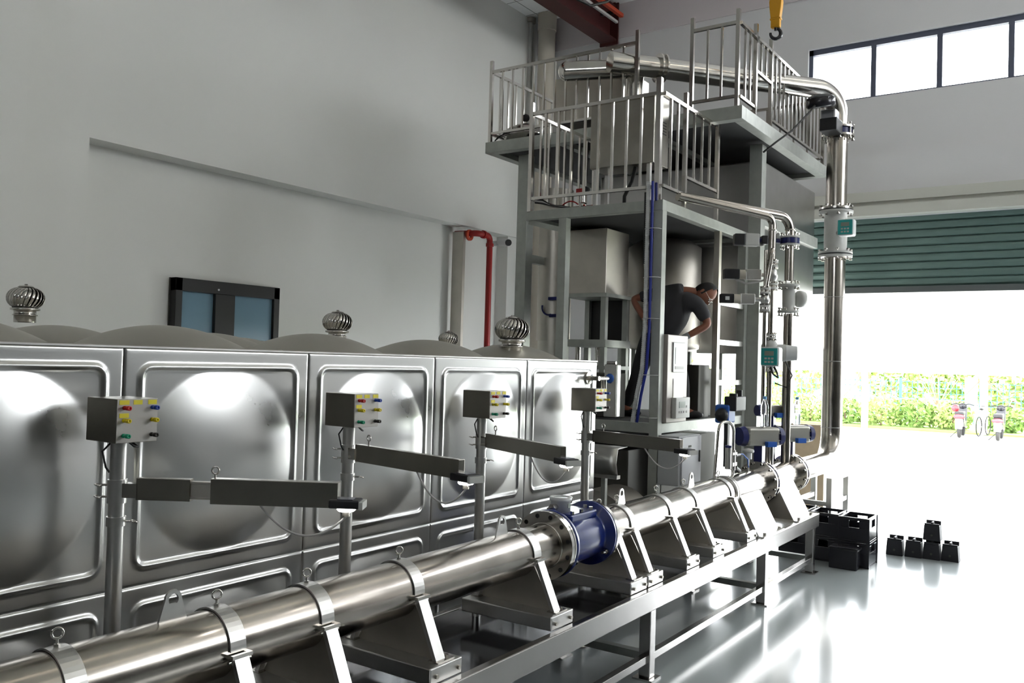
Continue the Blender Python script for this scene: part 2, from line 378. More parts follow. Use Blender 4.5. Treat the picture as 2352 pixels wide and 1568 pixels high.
def scooter(loc, rz, label, red_low):
    t = thing('electric_scooter', label, 'scooter', loc, 'scooters parked in the yard'); x, y, z = loc
    # drawn with its rear towards -X
    part('rear_wheel', B().torus((x, y, .25), (0,1,0), .19, .055, 20, 8).cyl((x, y-.03, .25), (x, y+.03, .25), .14, 14), RUBBER, t)
    part('front_wheel', B().torus((x+1.2, y, .25), (0,1,0), .19, .055, 20, 8).cyl((x+1.2, y-.03, .25), (x+1.2, y+.03, .25), .14, 14), RUBBER, t)
    part('body_shell', B().prism([(-.1,.5),(.35,.35),(.75,.3),(.95,.32),(1.05,.95),(.98,.97),(.85,.5),(.45,.55),(.35,.75),(-.15,.72)], (x, y-.13, 0), (1,0,0), (0,0,1), (0,.26,0)), BLACKG, t, bev=.02)
    part('seat', B().box(x-.18, x+.5, y-.13, y+.13, .72, .84), BLACK, t, bev=.03)
    part('tail_light', B().sph((x-.2, y, .62 if red_low else .68), .1, 14, 8, (.6, 1.7, .8)), REDS, t)
    part('number_plate', B().box(x-.26, x-.24, y-.1, y+.1, .3, .52), PLATE, t, bev=.01)
    part('mudguard', B().box(x-.24, x-.05, y-.11, y+.11, .36, .62), GREYP, t, bev=.03)
    part('handlebar', B().tube([(x+.85, y-.33, 1.02), (x+.95, y-.18, 1.06), (x+.98, y, 1.0), (x+.95, y+.18, 1.06), (x+.85, y+.33, 1.02)], .018, 8).cyl((x+1.15, y, .3), (x+.96, y, 1.02), .03, 10), BLACK, t)
    part('headset', B().sph((x+1.0, y, .98), .13, 14, 8, (.7, 1, .8)), BLACKG, t)
    for s in (-1, 1): part('mirror', B().cyl((x+.92, y+s*.22, 1.06), (x+.9, y+s*.3, 1.24), .008, 6).sph((x+.9, y+s*.31, 1.27), .055, 10, 6, (.3, 1.2, .8)), WHITEP, t)
    part('kick_stand', B().cyl((x+.1, y, .3), (x+.02, y+.26, .02), .012, 6), BLACK, t)
    if not red_low: part('helmet', B().sph((x+.35, y+.16, .93), .12, 14, 8), REDS, t, 'small red helmet on the seat')
    t.rotation_euler = (0, 0, rz); return t
scooter((30.7, 3.95, 0), .04, 'black scooter parked on the left with a bicycle beside it', False)
scooter((30.4, 2.85, 0), .02, 'black scooter parked on the right with a wide red tail light', True)
def bicycle():
    x, y = 32.0, 3.55
    t = thing('bicycle', 'thin silver bicycle leaning at the canopy post beside the left scooter', 'bicycle', (x, y, 0))
    for dx in (0, 1.02): part('wheel', B().torus((x+dx, y-dx*.15, .33), (.15,1,0), .31, .018, 24, 6), RUBBER, t)
    part('frame', B().cyl((x, y, .33), (x+.42, y-.06, .3), .014, 6).cyl((x+.42, y-.06, .3), (x+.3, y-.05, .85), .016, 6).cyl((x+.36, y-.05, .75), (x+.85, y-.12, .78), .016, 6).cyl((x+.42, y-.06, .3), (x+.87, y-.13, .7), .016, 6).cyl((x+1.02, y-.15, .33), (x+.83, y-.12, .95), .016, 6), GREYP, t)
    part('saddle', B().sph((x+.28, y-.04, .89), .1, 10, 6, (1.3, .7, .4)), BLACK, t)
    part('handlebar', B().tube([(x+.75, y-.38, .98), (x+.82, y-.12, .97), (x+.75, y+.16, .98)], .012, 6), BLACK, t)
bicycle()

# ================================================================== water tank
TX0, TX1, TY0, TY1, TZ0, TZ1 = -.96, 6.04, 3.35, 7.35, .06, 2.06
def panel_bm(dome=.048, n=72):
    b = B(); vs = []; fs = []
    def h(u, v):
        r = math.hypot(u-.5, v-.5); z = 0
        R = .415
        if r < R: z += dome*(1-(r/R)**2)
        # rounded square ridge
        k = .42; c = .05; dx = max(abs(u-.5)-(k-c), 0); dy = max(abs(v-.5)-(k-c), 0)
        ins = math.hypot(dx, dy)-c if dx > 0 or dy > 0 else max(abs(u-.5), abs(v-.5))-k
        if dx == 0 or dy == 0: ins = max(abs(u-.5), abs(v-.5))-k
        z += .010*math.exp(-(ins/.012)**2)
        e = min(u, v, 1-u, 1-v); z -= .006*math.exp(-(e/.004)**2)
        return z
    # graded grid: denser near ridge
    g = sorted(set([round(i/n, 5) for i in range(n+1)] + [round(.08+k*.0045-.027, 5) for k in range(13)] + [round(1-(.08+k*.0045-.027), 5) for k in range(13)] + [.003, .006, .994, .997]))
    m = len(g)
    for v in g:
        for u in g: vs.append((u, v, h(u, v)))
    for j in range(m-1):
        for i in range(m-1): fs.append((j*m+i, j*m+i+1, (j+1)*m+i+1, (j+1)*m+i))
    return vs, fs
def build_tank():
    t = thing('water_tank', 'large rectangular water tank of dished stainless steel panels', 'water tank', (2.5, 5.3, TZ0))
    part('plinth', B().box(TX0+.05, TX1-.05, TY0+.05, TY1-.05, 0, TZ0), DARKM, t)
    part('inner_shell', B().box(TX0+.02, TX1-.02, TY0+.02, TY1-.02, TZ0, TZ1-.02), DARKM, t)
    vs, fs = panel_bm()
    org = ORG[t.name]
    def mk(name, m, f):
        me = bpy.data.meshes.new(name); me.from_pydata([tuple(f(*p)) for p in vs], [], fs)
        me.polygons.foreach_set('use_smooth', [True]*len(fs)); me.materials.append(m); me.update(); return me
    side = mk('side_panel', PANEL, lambda u, v, h: (u, -h, v))
    end = mk('end_panel', PANEL, lambda u, v, h: (h, u, v))
    vs, fs = panel_bm(.115, 40)
    roof = mk('roof_panel', ROOFM, lambda u, v, h: (u, v, h))
    def place(name, me, p):
        o = bpy.data.objects.new(name, me); COL.objects.link(o); o.parent = t; o.location = V(p)-org
    for i in range(7):
        for k in range(2): place('side_panel', side, (TX0+i, TY0, TZ0+k))
    for j in range(4):
        for k in range(2): place('end_panel', end, (TX1, TY0+j, TZ0+k))
        for i in range(7): place('roof_panel', roof, (TX0+i, TY0+j, TZ1))
    part('edge_strip', B().box(TX0, TX1, TY0-.004, TY0+.03, TZ1-.002, TZ1+.006), BRUSH, t)
    # tap with blue handle at the far top corner
    x, z = 5.9, 1.93
    part('outlet_pipe', B().cyl((x, TY0, z), (x, TY0-.10, z), .018, 12).cyl((x+.1, TY0-.07, z-.15), (x+.1, TY0-.07, z), .01, 8).cyl((x-.02, TY0-.085, z), (x+.16, TY0-.085, z), .017, 12).cyl((x+.12, TY0-.085, z), (x+.12, TY0-.085, z-.22), .012, 10).cyl((x, TY0+.0, z), (x, TY0-.012, z), .05, 20), STEEL, t)
    part('tap_handle', B().lathe([(0,0),(.03,0),(.04,.015),(.03,.03),(0,.035)], (x+.18, TY0-.085, z), (1,0,0), 10), LBLUE, t)
build_tank()
def turbine(loc, s, label, proto=[]):
    if proto:
        c = dup(proto[0], loc, None, label); c.scale = (s, s, s); return c
    t = thing('roof_ventilator', label, 'ventilator', loc, 'turbine ventilators on the tank roof'); x, y, z = loc
    part('collar', B().lathe([(.075,0),(.075,.05),(.085,.05),(.085,.058),(.075,.058),(.075,.085),(.1,.09),(.1,.105),(0,.106)], loc, (0,0,1), 24), STEEL, t)
    b = B(); n = 22
    for k in range(n):
        a0 = 2*PI*k/n; vs = []; m = 9
        for j in range(m+1):
            ph = -1.05+j*(2.35)/m; r = .13*math.cos(ph)**.75 if math.cos(ph) > 0 else .0; zz = .105+.075+.085*math.sin(ph)
            for w_ in (0, .36):
                a = a0+w_+.25*math.sin(ph); rr = r*(1-.10*w_/.36)
                vs.append((x+rr*math.cos(a), y+rr*math.sin(a), z+zz))
        b.add(vs, [(2*j, 2*j+1, 2*j+3, 2*j+2) for j in range(m)], True)
    v = part('vanes', b, STEEL, t); sd = v.modifiers.new('s', 'SOLIDIFY'); sd.thickness = .002
    part('core', B().lathe([(.085,.1),(.105,.17),(.08,.23),(0,.25)], loc, (0,0,1), 20), DARKM, t)
    part('crown_cap', B().lathe([(.055,.262),(.045,.272),(.012,.276),(.012,.285),(0,.286)], loc, (0,0,1), 20), STEEL, t)
    t.scale = (s, s, s); proto.append(t); return t
turbine((5.38, 3.72, 2.10), 1.02, 'steel turbine ventilator nearest the tower, biggest in view')
turbine((5.35, 5.55, 2.16), 1.0, 'steel turbine ventilator right of the black window')
turbine((6.15-.25, 4.75, 2.10), .68, 'smallest turbine ventilator in front of the red pipe')
turbine((3.42, 7.0, 2.24), 1.05, 'turbine ventilator at the left edge of the picture')

# ================================================================== test bench
BY0, BY1, BZ = 2.44, 3.20, .583
def build_bench():
    t = thing('test_bench', 'long stainless steel bench frame carrying the big pipe', 'bench', (5.2, 2.8, 0))
    x0, x1 = .3, 9.13
    part('front_rail', B().box(x0, x1, BY0, BY0+.05, BZ-.135, BZ), BENCH, t, bev=.006)
    part('rear_rail', B().box(x0, x1, BY1-.05, BY1, BZ-.135, BZ), BENCH, t, bev=.006)
    part('drip_tray', B().box(x0+.05, x1-.05, BY0+.05, BY1-.05, BZ-.10, BZ-.08), mat('dark_tray_steel', (.10, .105, .115), .12, 1), t)
    part('end_rail', B().box(x1-.05, x1, BY0+.05, BY1-.05, BZ-.135, BZ), BENCH, t)
    part('low_front_rail', B().box(x0, x1-.12, BY0+.02, BY0+.07, .11, .16), BENCH, t, bev=.004)
    part('low_rear_rail', B().box(x0, x1-.12, BY1-.07, BY1-.02, .11, .16), BENCH, t, bev=.004)
    for lx in (.9, 3.0, 5.25, 7.52, 8.98):
        for (y, yy) in ((BY0+.005, BY0+.085), (BY1-.085, BY1-.005)):
            part('leg', B().box(lx-.04, lx+.04, y, yy, .012, BZ-.13), BENCH, t, bev=.005)
            part('foot_plate', B().box(lx-.07, lx+.07, y-.03, yy+.03, 0, .012), BENCH, t)
        part('cross_bar', B().box(lx-.03, lx+.03, BY0+.08, BY1-.08, .12, .17), GALV, t)
build_bench()

# ================================================================== main pipe
PY, PZ, PR = 2.80, .945, .130
def flange(b, x, r=.205, n=12, h=.022, y=PY, z=PZ, holes=True):
    b.ring((x, y, z), (1,0,0), r, .10, h, 40)
def bolt_ring(c, axis, r, n, L, rb=.009, b=None, nut=True):
    b = b or B(); c = V(c); d = V(axis).normalized(); u = V((0,0,1)) if abs(d.z) < .9 else V((1,0,0)); x = d.cross(u).normalized(); y = d.cross(x)
    for i in range(n):
        a = 2*PI*(i+.5)/n; p = c+(x*math.cos(a)+y*math.sin(a))*r
        b.cyl(p-d*L/2, p+d*L/2, rb, 8)
        if nut:
            b.cyl(p-d*(L/2), p-d*(L/2-.014), rb*1.8, 6, sm=False); b.cyl(p+d*(L/2-.014), p+d*(L/2), rb*1.8, 6, sm=False)
    return b
def lug(x):
    b = B(); z = PZ+PR-.01; n = 16; R = .034; h = .085
    out = [(-.06, 0)]+[(R*math.cos(PI-PI*i/8), h-.0+R*math.sin(PI-PI*i/8)) for i in range(9)]+[(.06, 0)]
    inn = [(-.02, h*.35)]+[(.019*math.cos(PI-PI*i/8), h+.019*math.sin(PI-PI*i/8)) for i in range(9)]+[(.02, h*.35)]
    hc = h-.002; pts_o = out; m = len(out)
    inn = [(.021*math.cos(PI+PI/4-(1.5*PI)*i/(m-1)), hc+.021*math.sin(PI+PI/4-(1.5*PI)*i/(m-1))) for i in range(m)]
    for s, y in ((0, PY-.005), (1, PY+.005)): pass
    vs = [(x+a, PY-.005, z+c) for a, c in out]+[(x+a, PY-.005, z+c) for a, c in inn]+[(x+a, PY+.005, z+c) for a, c in out]+[(x+a, PY+.005, z+c) for a, c in inn]
    fs = []
    for i in range(m-1):
        fs += [(i, i+1, m+i+1, m+i), (2*m+i+1, 2*m+i, 3*m+i, 3*m+i+1), (i+1, i, 2*m+i, 2*m+i+1), (m+i, m+i+1, 3*m+i+1, 3*m+i)]
    fs += [(0, m, 2*m-1, m-1), (2*m, 3*m-1, 4*m-1, 3*m), (m, 3*m, 4*m-1, 2*m-1)]
    return b.add(vs, fs)
def build_pipes():
    a = thing('straight_pipe', 'wide stainless pipe run in the foreground up to the blue meter', 'pipe', (2.2, PY, PZ))
    part('pipe_body', B().cyl((-1.2, PY, PZ), (4.46, PY, PZ), PR, 64), PIPE, a)
    f = B().ring((4.455, PY, PZ), (1,0,0), .205, PR-.002, .03, 48)
    part('flange', f, STEEL, a)
    hb = B()
    for i in range(12):
        an = 2*PI*(i+.5)/12; p = V((4.438, PY+.178*math.cos(an), PZ+.178*math.sin(an))); hb.cyl(p, p+V((.004,0,0)), .0135, 14)
    part('bolt_holes', hb, BLACK, a)
    part('weld_bead', B().torus((4.438, PY, PZ), (1,0,0), PR+.003, .005, 48, 6), STEEL, a)
    for x in (1.93, 4.0): part('lifting_lug', lug(x), BRUSH, a)
    # blue flow meter
    m = thing('flow_meter', 'blue enamelled flow meter with round grey transmitter head', 'flow meter', (4.75, PY, PZ))
    part('meter_body', B().lathe([(.11,4.5),(.205,4.5),(.205,4.528),(.15,4.535),(.15,4.55),(.152,4.6),(.158,4.75),(.152,4.92),(.15,4.965),(.205,4.972),(.205,4.992),(.11,5.0)], (0, PY, PZ), (1,0,0), 56), BLUE, m)
    part('gasket_ring', B().ring((4.488, PY, PZ), (1,0,0), .203, .12, .016, 48), STEEL, m)
    part('mount_pad', B().box(4.60, 4.92, PY-.10, PY+.10, PZ+.12, PZ+.172), BLUE, m, bev=.012)
    part('transmitter_head', B().lathe([(.0,.17),(.062,.17),(.062,.235),(.070,.24),(.070,.262),(.058,.264),(.055,.256),(0,.256)], (4.68, PY+.03, PZ), (0,0,1), 32), WHITEP, m)
    part('head_window', B().cyl((4.68, PY+.03, PZ+.2565), (4.68, PY+.03, PZ+.258), .045, 24), mat('grey_glass', (.35,.38,.38), .1), m)
    part('status_sticker', B().box(4.665, 4.695, PY-.034, PY-.0325, PZ+.2, PZ+.225), LCD, m)
    for dx, dy in ((4.63,-.085),(4.74,-.085),(4.86,-.085),(4.90,-.02),(4.63,.085),(4.86,.085)): part('hex_bolt', B().cyl((dx, PY+dy, PZ+.172), (dx, PY+dy, PZ+.192), .014, 6, sm=False), STEEL, m)
    part('gland', B().cyl((4.60, PY+.03, PZ+.205), (4.64, PY+.03, PZ+.205), .02, 14).cyl((4.57, PY+.03, PZ+.205), (4.6, PY+.03, PZ+.205), .024, 6, sm=False), STEEL, m)
    part('eye_bolt', B().torus((4.82, PY+.05, PZ+.225), (.3,1,0), .022, .006, 16, 8).cyl((4.82, PY+.05, PZ+.17), (4.82, PY+.05, PZ+.205), .008, 8), STEEL, m)
    for x, an in ((4.52, -1.1), (4.98, -1.1)):
        p = V((x, PY+.178*math.sin(-1.0), PZ-.178*math.cos(1.0)*1.0)); part('flange_bolt', B().cyl(p-V((.07,0,0)), p+V((.06,0,0)), .011, 10).cyl(p+V((.04,0,0)), p+V((.055,0,0)), .019, 6, sm=False).cyl(p-V((.03,0,0)), p-V((.015,0,0)), .019, 6, sm=False), STEEL, m)
    # far run with elbow and riser
    f = thing('pipe_riser', 'wide stainless pipe run from the blue meter bending up into a tall riser', 'pipe', (9, PY, PZ))
    part('flange', B().ring((5.02, PY, PZ), (1,0,0), .205, PR-.002, .03, 48), STEEL, f)
    part('pipe_body', B().cyl((5.03, PY, PZ), (8.26, PY, PZ), PR, 64), PIPE, f)
    pts = fillet([(9.34, PY, PZ), (10.94, PY, PZ), (10.94, PY, 3.42)], .36, 14)
    part('pipe_elbow', B().tube(pts, PR*.94, 40), PIPE, f)
    part('pipe_spool', B().cyl((8.36, PY, PZ), (9.24, PY, PZ), PR, 48), PIPE, f)
    for x in (8.27, 8.35, 9.25, 9.33): part('flange', B().ring((x, PY, PZ), (1,0,0), .20, .11, .024, 44), STEEL, f)
    for x in (8.31, 9.29):
        part('valve_disc', B().ring((x, PY, PZ), (1,0,0), .175, .10, .054, 36), NAVY, f)
        part('stud_bolts', bolt_ring((x, PY, PZ), (1,0,0), .18, 12, .17), STEEL, f)
    for x in (5.44, 6.66): part('lifting_lug', lug(x), BRUSH, f)
    part('clamp_band', B().ring((7.36, PY, PZ), (1,0,0), .148, PR-.001, .025, 44).ring((7.42, PY, PZ), (1,0,0), .142, PR-.001, .02, 44), BRUSH, f)
    for z in (2.93, 2.15, 1.35): part('wire_tie', B().torus((10.94, PY, z), (0,0,1), PR*.94+.003, .004, 30, 6), CABLE, f)
    part('riser_flange', B().ring((10.94, PY, 3.43), (0,0,1), .20, .10, .026, 40), GREYP, f)
build_pipes()
def support(x, label, proto=[]):
    if proto: return dup(proto[0], (x, PY, BZ), None, label)
    t = thing('pipe_support', label, 'pipe support', (x, PY, BZ), 'saddle supports along the bench')
    part('base_block', B().box(x-.115, x+.115, 2.49, 3.11, BZ, BZ+.077), BRUSH, t, bev=.006)
    for s in (-1, 1):
        yb, yt = PY+s*.265, PY+s*.145
        l = part('slant_leg', B().hexa([(x-.032, yb-.012, BZ+.077), (x+.032, yb-.012, BZ+.077), (x+.032, yb+.012, BZ+.077), (x-.032, yb+.012, BZ+.077), (x-.032, yt-.012, PZ-.02), (x+.032, yt-.012, PZ-.02), (x+.032, yt+.012, PZ-.02), (x-.032, yt+.012, PZ-.02)]), BRUSH, t)
        part('hinge_tab', B().box(x-.045, x+.045, yt-.02, yt+.02, PZ-.022, PZ-.008).cyl((x-.05, yt, PZ-.035), (x+.05, yt, PZ-.035), .007, 8), STEEL, t)
        part('foot_clamp', B().box(x-.045, x+.075, yb-.03, yb+.03, BZ+.077, BZ+.083).cyl((x+.055, yb, BZ+.08), (x+.055, yb, BZ+.095), .01, 6, sm=False), STEEL, t)
    part('web_plate', B().hexa([(x-.004, PY-.25, BZ+.077), (x+.004, PY-.25, BZ+.077), (x+.004, PY+.25, BZ+.077), (x-.004, PY+.25, BZ+.077), (x-.004, PY-.12, PZ-.06), (x+.004, PY-.12, PZ-.06), (x+.004, PY+.12, PZ-.06), (x-.004, PY+.12, PZ-.06)]), DULL, t)
    b = B(); n = 24; vs = []; fs = []
    for i in range(n+1):
        a = -.02+(PI+.04)*i/n
        for r, dx in ((PR+.002, -.035), (PR+.009, -.035), (PR+.009, .035), (PR+.002, .035)):
            vs.append((x+dx, PY+r*math.cos(a), PZ+r*math.sin(a)))
    for i in range(n):
        for k in range(4): fs.append((i*4+k, i*4+(k+1)%4, (i+1)*4+(k+1)%4, (i+1)*4+k))
    part('clamp_strap', b.add(vs, fs, False), BRUSH, t)
    part('eye_bolt', B().cyl((x, PY, PZ+PR), (x, PY, PZ+PR+.035), .005, 8).torus((x, PY, PZ+PR+.052), (.5, 1, 0), .017, .0045, 18, 8).cyl((x, PY, PZ+PR+.008), (x, PY, PZ+PR+.018), .010, 6, sm=False), STEEL, t)
    b = B()
    for dx in (-.075, .085): b.cyl((x+dx, 2.49, BZ+.035), (x+dx, 2.478, BZ+.035), .010, 12)
    part('side_bolts', b, DULL, t)
    proto.append(t); return t
NM = ['nearest pipe support at the bottom left corner', 'second pipe support from the left, leg cut by the bottom edge', 'third pipe support from the left, just right of the lifting lug', 'fourth pipe support from the left, whole base block in view', 'pipe support just left of the blue meter', 'pipe support right beside the blue meter on its far side', 'pipe support second beyond the blue meter, close to its neighbour', 'pipe support third beyond the blue meter', 'pipe support fourth beyond the blue meter, below the grey cabinet', 'furthest strap-type pipe support, beside the white slanted plate']
for i, x in enumerate((1.51, 2.12, 2.57, 3.15, 4.17, 5.12, 5.37, 6.0, 6.5, 7.25)): support(x, 'stainless saddle: '+NM[i])
for x, nm in ((7.70, 'nearer of the two wide slanted plate pipe cradles'), (8.70, 'farther of the two wide slanted plate pipe cradles, at the bench end')):
    t = thing('plate_cradle', nm, 'pipe support', (x, PY, BZ), 'wide plate cradles')
    for s in (-1, 1):
        part('slanted_plate', B().hexa([(x-.26, PY+s*.30-.006, BZ+.012), (x+.26, PY+s*.30-.006, BZ+.012), (x+.26, PY+s*.30+.006, BZ+.012), (x-.26, PY+s*.30+.006, BZ+.012), (x-.26, PY+s*.13-.006, PZ-.03), (x+.26, PY+s*.13-.006, PZ-.03), (x+.26, PY+s*.13+.006, PZ-.03), (x-.26, PY+s*.13+.006, PZ-.03)]), BRUSH, t)
        part('foot_flange', B().box(x-.28, x+.28, PY+s*.33-.03, PY+s*.33+.02, BZ, BZ+.012), BRUSH, t)
        for dx in (-.2, .2): part('bolt', B().cyl((x+dx, PY+s*.335, BZ+.012), (x+dx, PY+s*.335, BZ+.035), .014, 6, sm=False), DULL, t)
    part('end_web', B().prism([(-.29, .012), (.29, .012), (.125, PZ-BZ-.04), (-.125, PZ-BZ-.04)], (x-.25, PY, BZ), (0,1,0), (0,0,1), (.006,0,0)), DULL, t)
# stand under the elbow
t = thing('elbow_stand', 'open square stand under the pipe elbow by the doorway', 'stand', (10.6, 2.8, 0))
for x in (10.2, 10.95):
    for y in (2.62, 3.0): part('leg', B().box(x-.03, x+.03, y-.03, y+.03, 0, .78), BRUSH, t)
part('top_frame', B().box(10.17, 10.98, 2.59, 2.65, .78, .82).box(10.17, 10.98, 2.97, 3.03, .78, .82), BRUSH, t)
part('stretcher', B().box(10.2, 10.95, 2.60, 2.64, .5, .55).box(10.2, 10.95, 2.98, 3.02, .5, .55).box(10.18, 10.22, 2.62, 3.0, .5, .55), BRUSH, t)

# ================================================================== measuring posts with arms
SX = (1.91, 3.14, 4.26, 5.54)
def station(i):
    x, y = SX[i], 3.15
    names = ['nearest', 'second nearest', 'third from the left', 'farthest']
    t = thing('instrument_post', 'upright post with terminal box and lamp arm, %s of four' % names[i], 'instrument post', (x, y, 0), 'instrument posts behind the bench')
    part('pole', B().cyl((x, y, 0), (x, y, 1.70), .030, 24), BRUSH, t)
    part('base_plate', B().cyl((x, y, 0), (x, y, .012), .07, 24), BRUSH, t)
    zc = (1.56, 1.615, 1.61, 1.565)[i]
    part('swivel_collar', B().ring((x, y, zc-.055), (0,0,1), .036, .028, .09, 28), BRUSH, t)
    zl = zc-.17
    part('lock_collar', B().ring((x, y, zl), (0,0,1), .036, .028, .035, 28), BRUSH, t)
    for k, (z, a) in enumerate(((zc-.03, 2.6), (zc-.075, 2.6), (zl, -.9))):
        d = V((math.cos(a), math.sin(a), 0)); p = V((x, y, z))+d*.036
        part('ring_screw', B().cyl(p, p+d*.02, .0045, 8).torus(p+d*.032, (.2, -.2, 1), .012, .0032, 14, 6), STEEL, t)
    # terminal box (faces the bench)
    bx = B().box(x-.085, x+.085, y-.115, y+.085, 1.70, 1.865)
    box = part('terminal_box', bx, BOXM, t, bev=.003)
    part('face_plate', B().box(x-.083, x+.083, y-.117, y-.115, 1.702, 1.863), BOXF, box)
    for r, (zz, c1, c2) in enumerate(((1.832, 'red', 'blue'), (1.785, 'yellow', 'yellow'), (1.728, 'green', 'black'))):
        for c, dx in ((c1, -.055), (c2, .06)):
            colr = {'red': (.5,.01,.01), 'blue': (.01,.05,.35), 'yellow': (.7,.55,.01), 'green': (.0,.28,.14), 'black': (.015,.012,.01)}[c]
            part('binding_post', B().lathe([(0,0),(.008,0),(.008,.008),(.0055,.010),(.0055,.014),(.0085,.017),(.0085,.038),(.004,.038),(.004,.034),(0,.034)], (x+dx, y-.117, zz), (0,-1,0), 14), mat('post_'+c, colr, .35), box, c+' binding post')
    for zz, dx, wd in ((1.852, -.055, .026), (1.852, .0, .024), (1.852, .06, .024), (1.803, -.055, .025)):
        part('name_label', B().box(x+dx-wd*.75, x+dx+wd*.75, y-.1185, y-.117, zz-.0085, zz+.0085), YEL, box, 'yellow sticker')
    # cable tangle under the box
    part('lead_wires', B().tube([(x+.03, y-.02, 1.70), (x+.05, y-.05, 1.675), (x+.02, y-.07, 1.68), (x+.0, y-.06, 1.70)], .004, 6).tube([(x-.01, y+.02, 1.7), (x-.06, y+.01, 1.66), (x-.05, y, 1.60), (x-.035, y, 1.58)], .004, 6), BLKCABLE, t)
    # arm
    D = [V((.41, -.63, 0)), V((-.13, -.73, 0)), V((-.36, -.78, 0)), V((-.2, -.76, 0))][i].normalized()
    L = (.81, .80, .84, .82)[i]; h = .085; S = V((-D.y, D.x, 0))
    p0 = V((x, y, zc-h/2))+D*.05
    part('hinge_block', B().bar(V((x, y, zc-.05))+D*.03, V((x, y, zc-.05))+D*.085, .045, .055), STEEL, t)
    a = part('arm', B().bar(p0+D*.03, p0+D*(L if i else .24), .035, h), ARM, t, bev=.002)
    if i == 0:
        part('arm_slot', B().bar(p0+D*.24+V((0,0,h/2-.012)), p0+D*.32+V((0,0,h/2-.012)), .03, .006).bar(p0+D*.24-V((0,0,h/2-.012)), p0+D*.32-V((0,0,h/2-.012)), .03, .006).bar(p0+D*.2, p0+D*.34, .02, .05), DULL, t)
        part('outer_sleeve', B().bar(p0+D*.32, p0+D*L, .045, h+.012), ARM, t, bev=.002)
    q = p0+D*(.33 if i == 0 else .12)+V((0,0,h/2))
    part('eye_bolt', B().cyl(q, q+V((0,0,.022)), .004, 8).torus(q+V((0,0,.036)), S, .014, .0035, 18, 8), STEEL, a)
    # lamp head
    e = p0+D*(L+.0)-V((0,0,h/2))
    head = part('lamp_head', B().bar(e-D*.03+V((0,0,.012)), e+D*.085+V((0,0,.012)), .085, .032), BLACK, t, bev=.005)
    part('end_bracket', B().bar(e+D*.085+V((0,0,.008)), e+D*.10+V((0,0,.008)), .088, .028), GREYP, head)
    part('top_cover', B().bar(e-D*.0+V((0,0,.029)), e+D*.06+V((0,0,.029)), .06, .004), mat('smoke_cover', (.12,.12,.15), .25), head)
    part('light_ring', B().lathe([(0,0),(.034,0),(.036,-.008),(.030,-.014),(0,-.014)], e+D*.03-V((0,0,.004)), (0,0,1), 24), LEDM, head, 'glowing white lamp ring')
    part('lens_barrel', B().cyl(e+D*.03-V((0,0,.018)), e+D*.03-V((0,0,.038)), .014, 14), DULL, head)
    # hanging cable
    c0 = p0+D*(L*.62)-V((0,0,h/2)); c1 = e+D*.06-V((0,0,.005))
    part('hanging_cable', B().tube(sag(c0, c1, .115, 22), .0045, 8), CABLE, t)
for i in range(4): station(i)

